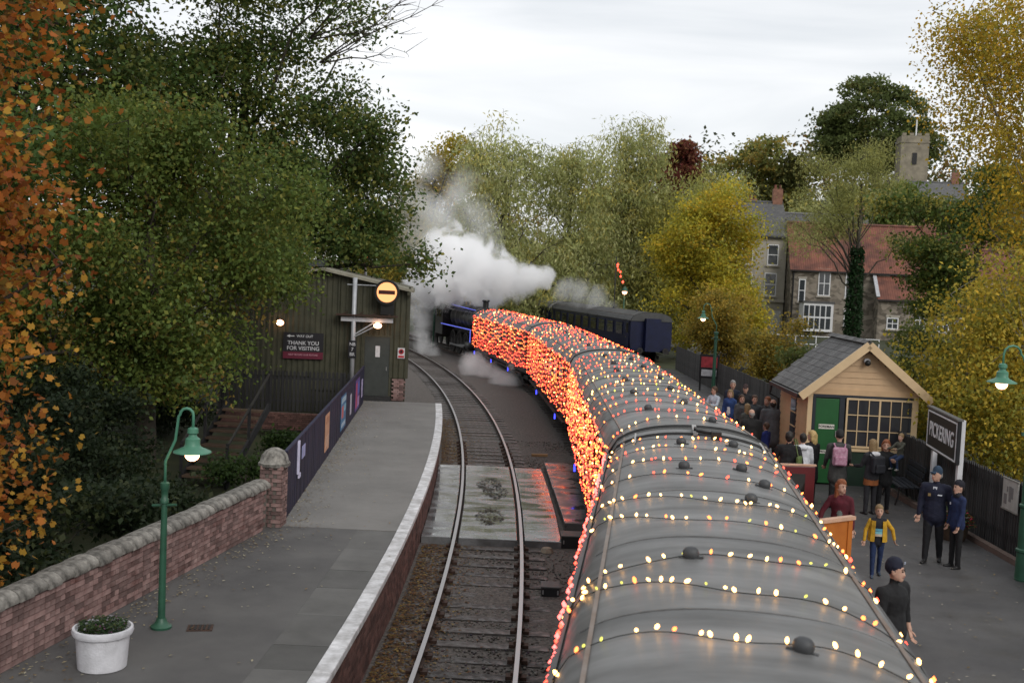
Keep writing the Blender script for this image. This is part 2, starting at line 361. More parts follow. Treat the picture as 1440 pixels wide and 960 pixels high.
for k in range(2): slab(1.46 - 0.14 * k, 2.32 - 0.1 * k, 26.6 + 4.3 * k, 30.88 + 4.3 * k, 0.05, -0.03, M('damp_board', (0.05, 0.048, 0.047), 0.4, col2=(0.13, 0.128, 0.125), scale=2.5, wob=(0.12, 0.6, 2.2), spec=0.7))
n = 520; th = rng.uniform(0, 6.28, n); cc = np.array([(-0.35, 27.2), (-0.25, 30.3), (-0.45, 31.3)])[rng.integers(0, 3, n)]
leaf_litter('mud_patch', 'muddy gravel and leaf patches drying on the middle crossing slabs', cc[:, 0] + np.cos(th) * 0.36 * rng.random(n) ** .5, cc[:, 1] + np.sin(th) * 1.0 * rng.random(n) ** .5, np.full(n, 0.0), 0.05, 9, ((0.1, 0.09, 0.07), (0.14, 0.12, 0.09), (0.07, 0.06, 0.05)))

# trackside boxes
def track_box(loc, d, label):
    t = thing('trackside_box', label, 'box', loc, rnd.uniform(-0.05, 0.05)); dk = M('black_box', (0.012, 0.012, 0.013), 0.5, bump=0.2)
    MB().box((0, 0, d[2] / 2), d).build('casing', dk, t, bevel=0.01)
    MB().box((0, 0, d[2] + 0.012), (d[0] + 0.03, d[1] + 0.03, 0.03)).build('lid', M('box_lid', (0.07, 0.07, 0.068), 0.6), t, bevel=0.008)
    for s in (-1, 1): MB().box((s * d[0] * 0.42, -d[1] / 2 - 0.012, d[2] * 0.6), (0.03, 0.02, 0.08)).build('latch', M('galv', (0.3, 0.3, 0.3), 0.5, metal=0.7), t)
track_box((1.62, 25.2, -0.2), (0.62, 0.5, 0.3), 'low black trackside box at the corner of the crossing slabs')
track_box((0.95, 21.3, -0.2), (0.34, 0.4, 0.2), 'small black lineside box on ballast beside the shiny rail')
st = MB().lathe([(0.1, 0), (0.16, 0.05), (0.11, 0.14), (0.001, 0.17)], (0, 0, 0), 7).build('stone', M('pale_stone', (0.24, 0.2, 0.15), 0.85, bump=0.5), None, False, (0.98, 24.55, -0.21)); tag(st, 'pale boulder lying against the crossing slabs', 'stone')
bd = MB().box((0, 0, 0.04), (0.55, 0.14, 0.08)).build('timber_offcut', M('raw_wood', (0.3, 0.19, 0.09), 0.8), None, False, (1.1, 37.6, -0.16), 0.1, bevel=0.006); tag(bd, 'short pale timber offcut lying on the ballast', 'timber')

# ------------------------------------------------------------------ left platform
PZ = 0.9
m_asph = M('platform_asphalt', (0.068, 0.066, 0.066), 0.75, col2=(0.115, 0.112, 0.108), scale=0.9, bump=0.25, bscale=120, detail=9)
m_conc = M('platform_concrete', (0.15, 0.145, 0.138), 0.8, col2=(0.215, 0.207, 0.196), scale=0.8, bump=0.2, bscale=90, detail=9)
m_slabp = M('paving_slab', (0.085, 0.084, 0.08), 0.8, col2=(0.125, 0.123, 0.118), scale=1.6, island=0.22, bump=0.25, bscale=80)
m_white = M('white_edge_paint', (0.36, 0.355, 0.35), 0.65, col2=(0.74, 0.74, 0.76), scale=5, island=0.08, bump=0.3, bscale=30)
def back_l(y): return WALL(y) - 0.35 if y < 21.6 else -4.9 - (y - 21.8) * 0.058
def strip(name, fa, fb, y0, y1, z, mat, th=0.3, step=1.0):
    ys = list(np.arange(y0, y1, step)) + [y1]; mb = MB(); vs = []
    for y in ys: vs += [(fa(y), y, z), (fb(y), y, z), (fb(y), y, z - th), (fa(y), y, z - th)]
    fs = [(4 * j + i, 4 * j + (i + 1) % 4, 4 * j + 4 + (i + 1) % 4, 4 * j + 4 + i) for j in range(len(ys) - 1) for i in range(4)]
    fs += [(0, 1, 2, 3), tuple(4 * (len(ys) - 1) + i for i in (3, 2, 1, 0))]
    return mb.add(vs, fs)
platl = thing('platform', 'curving left platform of asphalt and pale concrete with white edge', 'platform'); platl['kind'] = 'structure'
strip('a', back_l, lambda y: edge_l(y) - 0.95, -8, 21.35, PZ, m_asph).build('asphalt_surface', m_asph, platl)
strip('b', lambda y: back_l(y) if y < 41 else -6.2, lambda y: edge_l(y) - 0.2, 21.36, 42.35, PZ + 0.006, m_conc).build('concrete_surface', m_conc, platl)
y = -8.0
while y < 21.3:
    ln = rnd.uniform(0.85, 1.5); y1_ = min(y + ln, 21.34)
    strip('s', lambda t: edge_l(t) - 0.945, lambda t: edge_l(t) - 0.205, y + 0.006, y1_ - 0.006, PZ + 0.004 + rnd.uniform(0, 0.006), m_slabp, 0.1, 5).build('paving_slab', m_slabp, platl); y = y1_
y = -8.0
while y < 42.3:
    y1_ = min(y + rnd.uniform(0.8, 1.0), 42.35)
    strip('s', lambda t: edge_l(t) - 0.2, lambda t: edge_l(t) + 0.04, y + 0.004, y1_ - 0.004, PZ + 0.012 + rnd.uniform(0, 0.006), m_white, 0.11, 5).build('edge_stone', m_white, platl, bevel=0.015); y = y1_
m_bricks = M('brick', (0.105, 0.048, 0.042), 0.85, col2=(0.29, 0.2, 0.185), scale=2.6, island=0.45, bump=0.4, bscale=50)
m_mort = M('mortar', (0.13, 0.115, 0.1), 0.9, scale=9)
strip('c', lambda y: edge_l(y) - 0.5, lambda y: edge_l(y) - 0.06, -8, 42.3, PZ - 0.1, m_mort, 1.2).build('face_core', m_mort, platl)
mb = MB()
for c in range(13):
    z = -0.3 + c * 0.083 + 0.04; y = -2.0 + (0.11 if c % 2 else 0)
    if z > PZ - 0.13: break
    while y < 42:
        a = -math.atan((x1(y + .5) - x1(y - .5))); mb.box((edge_l(y + 0.11) - 0.045 + rnd.uniform(-0.004, 0.004), y + 0.11, z), (0.05, 0.215, 0.073), a); y += 0.225
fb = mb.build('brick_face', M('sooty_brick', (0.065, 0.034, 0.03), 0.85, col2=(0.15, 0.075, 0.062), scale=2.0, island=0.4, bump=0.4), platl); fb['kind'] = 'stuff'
# right platform
platr = thing('platform', 'dark tarmac platform on the right where the people stand', 'platform'); platr['kind'] = 'structure'
m_tar = M('wet_tarmac', (0.05, 0.049, 0.05), 0.6, col2=(0.085, 0.083, 0.083), scale=0.8, bump=0.2, bscale=110, detail=9, wob=(0.38, 0.75, 1.3))
strip('r', lambda y: x2(y) + 1.62, lambda y: 9.95 if y < 50 else 9.95 - (y - 50) * 0.05, -10, 64, PZ, m_tar, 1.25).build('tarmac_surface', m_tar, platr)
strip('r', lambda y: x2(y) + 1.5, lambda y: x2(y) + 1.85, -10, 64, PZ + 0.012, m_white, 0.12).build('edge_stone', m_white, platr)
# ------------------------------------------------------------------ brick boundary wall on the left
m_stone = M('coping_stone', (0.045, 0.042, 0.037), 0.9, col2=(0.31, 0.295, 0.265), scale=6, island=0.25, bump=0.6, bscale=22)
wa = Vector((WALL(9.6), 9.6, 0)); wb = Vector((WALL(21.1), 21.1, 0)); wl = (wb - wa).length; wang = math.atan2((wb - wa).y, (wb - wa).x)
bw = thing('brick_wall', 'weathered red brick wall with rounded stone coping behind the platform', 'wall', (wa.x, wa.y, PZ), wang)
MB().box((wl / 2, 0.16, 0.19), (wl, 0.24, 1.2)).build('mortar_core', m_mort, bw)
bm_ = MB().box((0, 0, 0), (0.215, 0.05, 0.066)).mesh('brick', m_bricks)
head = MB().box((0, 0, 0), (0.1, 0.05, 0.066)).mesh('brick', m_bricks)
allb = []
for c in range(10):
    z = 0.04 + c * 0.076
    if c % 2:
        k = 0.06
        while k < wl - 0.05: allb.append((k, z, 1)); k += 0.1125
    else:
        k = 0.115
        while k < wl - 0.1: allb.append((k, z, 0)); k += 0.225
vis = [b for b in allb if b[0] > 2.6]
vis.sort(key=lambda b: (b[2], b[0])); one = vis[:300]; rest = [b for b in allb if b not in set(one)]
for k, z, h in one:
    o = ob('brick', head if h else bm_, bw, (k, 0.03 + rnd.uniform(-0.004, 0.004), z)); o.rotation_euler = (0, 0, rnd.uniform(-0.006, 0.006))
mb = MB()
for k, z, h in rest: mb.box((k, 0.03 + rnd.uniform(-0.004, 0.004), z), (0.1 if h else 0.215, 0.05, 0.066))
o = mb.build('bricks', m_bricks, bw); o['kind'] = 'stuff'
cp = MB()
prof = [(0.2 * math.cos(t), 0.11 * math.sin(t)) for t in np.linspace(0, math.pi, 9)]
prof = [(-0.2, -0.04)] + [(a, b) for a, b in reversed(prof)] + [(0.2, -0.04)]
cpm = [MB().prism([(a * (1 + rnd.uniform(-.04, .04)), b * (1 + rnd.uniform(-.05, .05))) for a, b in prof], lambda a, b, d: (d, a, b), -0.146, 0.146).mesh('coping_stone', m_stone, 50) for _ in range(5)]
k = 0.15
while k < wl - 0.1:
    o = ob('coping_stone', rnd.choice(cpm), bw, (k, 0.16 + rnd.uniform(-0.01, 0.01), 0.825 + rnd.uniform(-0.008, 0.008))); o.rotation_euler = (rnd.uniform(-.03, .03), rnd.uniform(-.015, .015), rnd.uniform(-.02, .02)); k += 0.3
# end pillar
pl = thing('brick_pillar', 'brick gate pillar with domed stone cap at the end of wall', 'pillar', (-4.46, 21.42, PZ), wang - R(90) + 0.12)
MB().box((0, 0, 0.45), (0.46, 0.46, 1.4)).build('mortar_core', m_mort, pl)
for c in range(15):
    z = 0.04 + c * 0.079
    for sx, sy, r in ((0, -1, 0), (1, 0, 90), (-1, 0, 90), (0, 1, 0)):
        for t in ((-0.13, 0.13) if c % 2 else (-0.19, 0.0, 0.19)):
            q = ob('brick', bm_ if c % 2 else head, pl, (sx * 0.235 + (t if r == 0 else 0), sy * 0.235 + (t if r else 0), z)); q.rotation_euler = (0, 0, R(r))
MB().lathe([(0.36, 0), (0.37, 0.06), (0.33, 0.09), (0.3, 0.2), (0.22, 0.29), (0.1, 0.34), (0.001, 0.35)], (0, 0, 1.16), 8, Euler((0, 0, R(22.5))).to_matrix()).build('cap_stone', m_stone, pl, 40)

pl.scale = (.84, .84, 1.0)
# planter
pt = thing('planter', 'round white planter filled with small flowering plants', 'planter', (-4.86, 13.55, PZ)); pt.scale = (.95, .95, 1.0)
m_pot = M('white_pot', (0.46, 0.46, 0.48), 0.6, col2=(0.72, 0.72, 0.76), scale=3, bump=0.3, detail=9)
MB().lathe([(0.29, 0), (0.305, 0.01), (0.335, 0.4), (0.37, 0.42), (0.385, 0.46), (0.375, 0.5), (0.345, 0.505), (0.33, 0.46), (0.001, 0.44)], n=40).build('pot', m_pot, pt, 35)
n = 1400; a_ = rng.uniform(0, 6.283, n); r_ = 0.31 * rng.random(n) ** .5; hz = 0.46 + rng.random(n) * 0.11
c_ = np.array([(0.05, 0.09, 0.03), (0.03, 0.06, 0.025), (0.09, 0.11, 0.03), (0.35, 0.33, 0.36), (0.25, 0.1, 0.2)])[rng.choice(5, n, p=[.42, .33, .17, .05, .03])]
ob('plants', scatter_mesh('plants', np.stack([r_ * np.cos(a_), r_ * np.sin(a_), hz], -1), LEAFV, [(0, 1, 2, 3)], rng.uniform(0.015, 0.035, n), c_, leafmat('leaf'), False, 11), pt)

# station lamp (green swan-neck lamp)
m_green = M('green_paint', (0.022, 0.085, 0.05), 0.45, var=0.2, scale=6, bump=0.05, spec=0.5)
m_green2 = M('pale_green_enamel', (0.065, 0.2, 0.13), 0.4, var=0.12, scale=5)
m_lamp = emis('lamp_glow', (1.0, 0.5, 0.26), 9.0)
def station_lamp(label, loc, pole_h, arm, drop_z, fat=1.0, rz=0.0, simple=False):
    t = thing('station_lamp', label, 'street lamp', loc, rz, None)
    MB().lathe([(0.14, 0), (0.145, 0.03), (0.1, 0.06), (0.075, 0.1), (0.06 , 0.14)], n=16).build('base', m_green, t, 40)
    MB().lathe([(0.065 * fat, 0.1), (0.06 * fat, 0.9), (0.052 * fat, pole_h - 0.35), (0.05 * fat, pole_h - 0.28), (0.075 * fat, pole_h - 0.27), (0.075 * fat, pole_h - 0.22), (0.055 * fat, pole_h - 0.2), (0.06 * fat, pole_h - 0.1), (0.08 * fat, pole_h - 0.08), (0.08 * fat, pole_h), (0.03, pole_h + 0.02)], n=16).build('post', m_green, t, 40)
    MB().cyl((-0.18, 0.06, pole_h - 0.33), (0.18, -0.06, pole_h - 0.28), 0.02, n=8).build('ladder_bar', m_green, t)
    pts = [(0, 0, pole_h)]
    top = drop_z + 0.62; pts += [(0.0, 0, pole_h + 0.3), (arm * 0.35, 0, pole_h + 0.3 + (top - pole_h - 0.3) * 0.4), (arm * 0.45, 0, top - 0.12)]
    for q in np.linspace(math.pi, 0, 7): pts.append((arm * 0.75 + arm * 0.25 * math.cos(q), 0, top - 0.1 + arm * 0.25 * math.sin(q)))
    pts.append((arm, 0, drop_z + 0.3))
    MB().tube(pts, 0.02, 8).build('swan_neck', m_green2, t, True)
    hd = MB().lathe([(0.03, 0.36), (0.07, 0.34), (0.075, 0.28), (0.05, 0.26), (0.06, 0.23), (0.1, 0.2), (0.1, 0.12), (0.12, 0.09), (0.25, 0.03), (0.255, 0.015), (0.24, 0.012), (0.11, 0.05)], (arm, 0, drop_z), 24).build('lamp_shade', m_green2, t, 35)
    MB().ball((arm, 0, drop_z - 0.015), 0.1, 14, 8, (1, 1, 0.9)).build('lamp_globe', m_lamp, hd, True)
    return t
station_lamp('green swan neck lamp beside the white planter, its globe lit', (-4.62, 15.1, PZ), 2.0, 0.36, 2.42, .78)

# blue fence with posters
fa = Vector((-4.32, 21.8, PZ)); fbv = Vector((-5.42, 41.4, PZ)); fl = (fbv - fa).length; fang = math.atan2((fbv - fa).y, (fbv - fa).x)
bf = thing('poster_fence', 'long dark navy boarded fence hung with posters along the platform', 'fence', fa, fang)
m_navy = M('navy_board', (0.012, 0.012, 0.034), 0.6, var=0.3, scale=4, island=0.3, bump=0.2)
brd = MB().box((0, 0, 0.675), (0.142, 0.03, 1.35)).mesh('board', m_navy)
k = 0.08
while k < fl:
    ob('board', brd, bf, (k, rnd.uniform(-.004, .004), rnd.uniform(-0.01, 0.01))); k += 0.15
MB().box((fl / 2, 0.04, 0.35), (fl, 0.05, 0.09)).box((fl / 2, 0.04, 1.1), (fl, 0.05, 0.09)).build('rail', m_navy, bf)
MB().box((fl / 2, 0, 1.375), (fl, 0.07, 0.035)).build('capping', m_navy, bf)
def poster(k, wd, z0, z1, col, name='poster', bits=()):
    p = MB().box((k, -0.03, (z0 + z1) / 2), (wd, 0.012, z1 - z0)).build(name, M('poster_' + name + str(k), col, 0.5, var=0.25, scale=3), bf)
    for j, (u0, u1, v0, v1, c) in enumerate(bits):
        MB().box((k - wd / 2 + wd * (u0 + u1) / 2, -0.0395, z0 + (z1 - z0) * (v0 + v1) / 2), (wd * (u1 - u0), 0.006, (z1 - z0) * (v1 - v0))).build('printed_panel', M('pp%d_%s' % (j, k), c, 0.5), p)
poster(7.2, 0.95, 0.25, 1.2, (0.5, 0.27, 0.17), bits=((.1, .9, .75, .92, (0.42, 0.2, 0.12)), (.1, .9, .1, .4, (0.56, 0.34, 0.24))))
poster(11.6, 1.5, 0.2, 1.2, (0.06, 0.16, 0.3), bits=((.05, .95, .8, .95, (0.3, 0.42, 0.5)), (.1, .45, .35, .7, (0.5, 0.12, 0.12)), (.55, .95, .5, .7, (0.2, 0.4, 0.5)), (.1, .9, .08, .2, (0.35, 0.45, 0.55))))
poster(14.1, 0.45, 0.3, 0.95, (0.4, 0.38, 0.45))
poster(16.6, 1.6, 0.15, 1.2, (0.1, 0.06, 0.22), bits=((.05, .4, .1, .9, (0.4, 0.06, 0.12)), (.5, .95, .5, .9, (0.1, 0.12, 0.4)), (.5, .95, .1, .4, (0.35, 0.2, 0.4))))
poster(2.5, 0.5, 0.85, 1.12, (0.32, 0.33, 0.55))
poster(18.6, 0.4, 0.35, 1.0, (0.45, 0.4, 0.6))
MB().box((1.55, -0.05, 1.0), (0.05, 0.05, 0.72)).box((1.68, -0.06, 0.6), (0.24, 0.03, 0.09)).build('pale_bracket', M('lilac_white', (0.6, 0.58, 0.75), 0.5), bf)

# ------------------------------------------------------------------ corrugated hut at the platform end
hz_ = thing('corrugated_hut', 'olive corrugated metal hut with grey door at the platform end', 'hut', (-4.0, 42.8, 0), R(5.5))
m_corr = M('olive_sheet', (0.035, 0.036, 0.021), 0.6, col2=(0.065, 0.063, 0.038), scale=2.5, bump=0.1)
HW = 6.6
def corr(x0, x1_, z0, ztop, parent):     # sheet along -x, one panel with real ribs
    mb = MB(); n = int((x1_ - x0) / 0.05); vs = []
    for i in range(n + 1):
        x = x0 + (x1_ - x0) * i / n; d = 0.035 if (i % 4) in (0, 1) else 0.0
        vs += [(-x, -d, z0), (-x, -d, ztop(x))]
    return mb.add(vs, [(2 * i, 2 * i + 1, 2 * i + 3, 2 * i + 2) for i in range(n)]).build('sheet', m_corr, parent)
zt = lambda x: 5.16 + min(x, HW - x) * 0.2
for a, b, z0 in ((0.0, 0.58, 1.75), (1.66, 2.6, 1.05), (2.6, 3.6, 1.2), (3.6, 4.6, 1.7), (4.6, 5.6, 1.7), (5.6, 6.6, 1.7)): corr(a, b, z0, zt, hz_)
corr(0.58, 1.66, 3.36, zt, hz_)
MB().box((-HW / 2, 0.06 + 4.0, 2.5), (HW - 0.02, 8.0, 5.0)).build('wall_core', M('hut_wall', (0.05, 0.05, 0.032), 0.7), hz_)
MB().box((0.03, 0.0, 3.5), (0.09, 0.1, 3.5)).build('corner_trim', m_corr, hz_)
m_dgr = M('grey_green_door', (0.04, 0.046, 0.042), 0.5, scale=3)
dr = MB().box((-1.12, 0.0, 2.16), (0.94, 0.06, 2.28)).build('door', m_dgr, hz_)
MB().box((-1.12, -0.012, 3.33), (1.08, 0.09, 0.06)).box((-0.61, -0.012, 2.16), (0.06, 0.09, 2.3)).box((-1.63, -0.012, 2.16), (0.06, 0.09, 2.3)).build('door_frame', m_corr, hz_)
MB().box((-1.1, -0.036, 2.75), (0.17, 0.012, 0.42)).build('notice', M('paper', (0.6, 0.6, 0.62), 0.6), dr)
MB().box((-0.75, -0.05, 2.1), (0.03, 0.05, 0.14)).build('handle', M('galv', (0.3, 0.3, 0.3), 0.5, metal=0.7), dr)
MB().box((-1.15, -0.25, 0.98), (1.2, 0.5, 0.16)).build('step', M('dark_step', (0.02, 0.02, 0.02), 0.7), hz_)
mb = MB()
for c in range(11):
    for t in (-0.11, 0.12): mb.box((-0.28 + t + (0.05 if c % 2 else -0.02), -0.02, 0.93 + c * 0.076), (0.215, 0.07, 0.068))
mb.build('brick_plinth', m_bricks, hz_)
for sgn, xx0 in ((1, 0.2), (-1, -HW - 0.2)):
    mb = MB(); xm = -HW / 2
    mb.add([(xx0, -0.35, 5.14), (xm, -0.35, 5.84), (xm, 8.4, 5.84), (xx0, 8.4, 5.14), (xx0, -0.35, 5.04), (xm, -0.35, 5.74), (xm, 8.4, 5.74), (xx0, 8.4, 5.04)],
           [(0, 1, 2, 3), (7, 6, 5, 4), (0, 4, 5, 1), (3, 2, 6, 7), (0, 3, 7, 4), (1, 5, 6, 2)])
    mb.build('roof_sheet', M('mossy_roof', (0.16, 0.15, 0.11), 0.9, col2=(0.33, 0.31, 0.25), scale=1.5, bump=0.4), hz_)
MB().box((-HW / 2 - 0.6, 3.5, 6.0), (0.9, 3, 0.25)).build('roof_ventilator', M('dark_vent', (0.04, 0.045, 0.045), 0.6), hz_)
MB().box((0.0, -0.3, 5.0), (0.12, 0.12, 0.1)).build('gutter_end', m_corr, hz_)
# visitor sign
vs_ = MB().box((0, 0, 0), (1.5, 0.03, 1.0)).build('visitor_sign', M('sign_black', (0.014, 0.013, 0.016), 0.5), None, False, (-7.87, 42.33, 2.86), R(5.5)); tag(vs_, 'black sign thanking visitors with maroon lower strip on hut wall', 'sign')
mwt = M('sign_white', (0.55, 0.55, 0.57), 0.5); RX = (R(90), 0, 0)
MB().box((0, -0.018, -0.36), (1.5, 0.01, 0.26)).build('maroon_strip', M('maroon_strip', (0.12, 0.012, 0.03), 0.5), vs_)
text('lettering', 'WAY OUT', 0.13, mwt, vs_, (0.05, -0.02, 0.36), RX); text('lettering', 'THANK YOU', 0.2, mwt, vs_, (0, -0.02, 0.1), RX); text('lettering', 'FOR VISITING', 0.2, mwt, vs_, (0, -0.02, -0.1), RX)
text('lettering', 'HELP SECURE OUR FUTURE', 0.09, M('sign_pink', (0.5, 0.25, 0.3), 0.5), vs_, (0, -0.026, -0.34), RX)
MB().add([(-0.62, -0.02, 0.36), (-0.5, -0.02, 0.42), (-0.5, -0.02, 0.3)], [(0, 1, 2)]).box((-0.42, -0.02, 0.36), (0.16, 0.006, 0.035)).build('arrow', mwt, vs_)
wn = MB().box((0, 0, 0), (0.27, 0.02, 0.4)).build('warning_sign', mwt, None, False, (-4.2, 42.72, 2.72), R(5.5)); tag(wn, 'small white and red prohibition sign on the hut corner', 'sign')
MB().lathe([(0.1, 0), (0.1, 0.012), (0.075, 0.012), (0.075, 0)], (0, -0.012, 0.06), 20, Matrix.Rotation(R(90), 3, 'X')).build('red_ring', M('sign_red', (0.45, 0.03, 0.04), 0.5), wn)
MB().box((0, -0.014, 0.06), (0.06, 0.008, 0.1)).build('figure', M('sign_black', (0.01, 0.01, 0.01)), wn); MB().box((0, -0.014, -0.13), (0.22, 0.008, 0.08)).build('red_strip', M('sign_red', (0.4, 0.02, 0.03)), wn)
# round repeater signal on white post
sg = thing('banner_signal', 'round glowing orange banner signal with dark bar on white post', 'signal', (-5.98, 42.2, PZ))
m_galv = M('galv_post', (0.42, 0.43, 0.45), 0.45, var=0.15, scale=4, metal=0.3); m_blk = M('signal_black', (0.012, 0.012, 0.012), 0.5)
MB().cyl((0, 0, 0), (0, 0, 4.62), 0.085, n=14).build('post', m_galv, sg, True)
MB().box((0.5, 0, 3.06), (1.95, 0.16, 0.17)).build('crossarm', M('pale_arm', (0.5, 0.5, 0.52), 0.5), sg, bevel=0.01)
MB().box((0.5, 0, 3.22), (2.3, 0.5, 0.05)).build('platform_grille', m_chair, sg)
for q in (-0.4, 0.2, 0.7, 1.3): MB().bar((q, -0.22, 3.24), (q + 0.12, 0.2, 3.33), 0.03, 0.03).build('grille_strut', m_chair, sg)
MB().bar((0.06, 0, 2.5), (0.75, 0, 2.95), 0.05, 0.05).build('brace', m_galv, sg)
MB().cyl((-0.3, 0.05, 4.35), (1.3, 0.05, 4.35), 0.02, n=6).build('stay_bar', m_galv, sg)
hd = MB().lathe([(0.47, 0), (0.47, 0.2), (0.4, 0.2), (0.38, 0.16), (0.001, 0.16)], (1.21, 0.1, 4.12), 36, Matrix.Rotation(R(90), 3, 'X')).build('signal_case', m_blk, sg, 35)
MB().lathe([(0.375, 0.0), (0.375, 0.012), (0.001, 0.012)], (1.21, -0.065, 4.12), 36, Matrix.Rotation(R(90), 3, 'X')).build('glowing_disc', emis('banner_glow', (1.0, 0.42, 0.17), 1.5), hd)
MB().box((1.21, -0.085, 4.12), (0.62, 0.01, 0.15)).build('banner_bar', M('bar_dark', (0.06, 0.015, 0.012), 0.5), hd)
MB().box((1.24, 0.1, 3.48), (0.5, 0.2, 0.42)).build('equipment_case', m_blk, sg, bevel=0.01)
MB().cyl((0.05, -0.06, 2.4), (0.85, -0.1, 2.85), 0.025, n=6).build('lamp_arm', m_galv, sg); MB().ball((0.92, -0.12, 2.86), 0.13, 12, 6, (1.2, 1, 0.8)).build('flood_lamp', m_lamp, sg, True)
plt = MB().box((0, -0.1, 1.93), (0.3, 0.02, 0.66)).build('number_plate', M('sign_black', (0.01, 0.01, 0.01)), sg)
for s_, z in (('NB', 2.12), ('7', 1.93), ('BR', 1.74)): text('lettering', s_, 0.17, mwt, plt, (0, -0.115, z), RX)
# colour light signal behind the hut, red
cs = thing('colour_light_signal', 'black colour light signal head showing red above hut roof', 'signal', (-6.85, 51.5, 0))
MB().cyl((0, 0, -0.3), (0, 0, 6.2), 0.07, n=10).build('post', m_galv, cs, True)
MB().box((0, 0, 6.75), (0.42, 0.25, 1.0)).box((0, -0.1, 7.27), (0.5, 0.5, 0.04)).build('signal_head', m_blk, cs)
for z, mt_ in ((6.42, emis('signal_red', (1, 0.07, 0.03), 4)), (6.72, m_blk), (7.02, m_blk)):
    l_ = MB().lathe([(0.11, 0), (0.11, 0.03), (0.001, 0.05)], (0, -0.125, z), 16, Matrix.Rotation(R(90), 3, 'X')).build('lens', mt_, cs)
    MB().prism([(0.13 * math.cos(a), 0.13 * math.sin(a)) for a in np.linspace(0, math.pi, 8)] + [(-0.12, 0), (0.12, 0)][:0], lambda a, b, d: (a, d, z + b), -0.3, -0.125).build('hood', m_blk, l_) if mt_ is not MATS.get('signal_red') else None
wl_ = thing('wall_lamp', 'lit bulkhead lamp on the corrugated hut wall under the leaves', 'lamp', (-8.75, 42.2, 3.7)); MB().ball((0, 0, 0), 0.11, 12, 6, (1.3, 1, 1)).build('lamp_globe', m_lamp, wl_, True); MB().box((0, 0.12, 0.02), (0.3, 0.1, 0.24)).build('back_plate', m_blk, wl_); MB().bar((0, 0.15, 0), (0, 0.5, 0), 0.04, 0.04).build('bracket', m_blk, wl_)

# dark paling fence, brick footing and steps below the hut
def paling(name, label, a, b, h, mat, gap=0.14, wd=0.09, base=PZ, point=True, lean=0.0):
    a = Vector(a); b = Vector(b); ln = (b - a).length; ang = math.atan2((b - a).y, (b - a).x)
    t = thing(name, label, 'fence', (a.x, a.y, base), ang)
    pm = MB().prism([(-wd / 2, 0), (wd / 2, 0), (wd / 2, h - 0.07), (0, h) if point else (wd / 2, h), (-wd / 2, h - 0.07) if point else (-wd / 2, h)], lambda p, q, d: (p + lean * q, d, q), -0.012, 0.012).mesh('paling', mat)
    k = gap / 2
    while k < ln:
        o = ob('paling', pm, t, (k, rnd.uniform(-.004, .004), rnd.uniform(-0.015, 0.01))); k += gap
    for z in (0.25 * h, 0.8 * h): MB().box((ln / 2, 0.04, z), (ln, 0.05, 0.08)).build('rail', mat, t)
    k = 0.1
    while k < ln: MB().box((k, 0.1, h * 0.48), (0.11, 0.1, h * 0.98)).build('post', mat, t); k += 2.2
    return t
m_dkf = M('tarred_wood', (0.011, 0.011, 0.012), 0.65, col2=(0.028, 0.027, 0.028), scale=5, island=0.4)
paling('paling_fence', 'black paling fence on a brick footing below the corrugated hut', (-10.6, 40.6, 0), (-5.9, 41.2, 0), 1.5, m_dkf, base=0.55)
bt = thing('brick_footing', 'low dark brick footing wall under black palings by the steps', 'wall', (-10.6, 40.45, 0)); mb = MB()
for c in range(8):
    for k in range(21): mb.box((0.11 + k * 0.225 + (0.1 if c % 2 else 0), 0.05, -0.04 + c * 0.078), (0.215, 0.1, 0.068))
mb.build('bricks', M('sooty_brick', (0.06, 0.03, 0.025)), bt)['kind'] = 'stuff'; MB().box((2.4, 0.16, 0.2), (4.8, 0.18, 0.66)).build('mortar_core', m_mort, bt)
sp = thing('timber_steps', 'dark timber steps with handrail rising behind the wall', 'steps', (-9.2, 30.5, -0.2), R(-8))
for k in range(10): MB().box((0.9, 0.3 + k * 0.3, 0.18 + k * 0.17), (1.25, 0.34, 0.06)).build('tread', M('wet_tread', (0.07, 0.045, 0.03), 0.6, island=0.3), sp)
for s in (0.24, 1.56):
    MB().bar((s, 0.05, 0.0), (s, 3.35, 1.87), 0.06, 0.24).build('stringer', m_dkf, sp)
    MB().bar((s, 0.1, 1.05), (s, 3.3, 2.85), 0.05, 0.06).build('handrail', M('grey_rail', (0.035, 0.033, 0.03), 0.6), sp)
    for k in (0.15, 1.7, 3.25): MB().box((s, k, 0.5 + k * 0.565), (0.07, 0.07, 1.15)).build('post', m_dkf, sp)

mh = thing('drain_cover', 'small iron drain cover set in asphalt beside the green lamp', 'drain cover', (-4.1, 15.15, PZ + .003), R(10))
MB().box((0, 0, .004), (.34, .26, .012)).build('frame', m_chair, mh)
for k in range(5): MB().box((-.12 + k * .06, 0, .014), (.025, .2, .012)).build('bar', m_blk, mh)
# ------------------------------------------------------------------ carriages
m_roof = M('carriage_roof', (0.085, 0.085, 0.083), 0.42, col2=(0.205, 0.205, 0.203), scale=1.0, stretch=(2.6, 0.5, 0.5), detail=9, bump=0.04, bscale=6, wob=(0.4, 0.62, 1.2))
m_maroon = M('maroon_paint', (0.1, 0.012, 0.014), 0.35, var=0.15, scale=2)
m_cream = M('cream_paint', (0.42, 0.33, 0.2), 0.4, var=0.1, scale=2)
m_under = M('underframe', (0.012, 0.011, 0.011), 0.7, col2=(0.03, 0.026, 0.023), scale=6)
m_cgl = glass('coach_glass', (0.02, 0.018, 0.016))
m_rub = M('black_rubber', (0.01, 0.01, 0.01), 0.6)
CH, CR, CW = 2.95, 0.52, 1.4
VENTS1 = [(1.71, 10.03), (2.08, 7.55), (2.82, 12.79), (3.23, 13.95), (3.14, 14.93), (2.37, 14.84), (2.66, 17.06), (3.46, 17.15)]
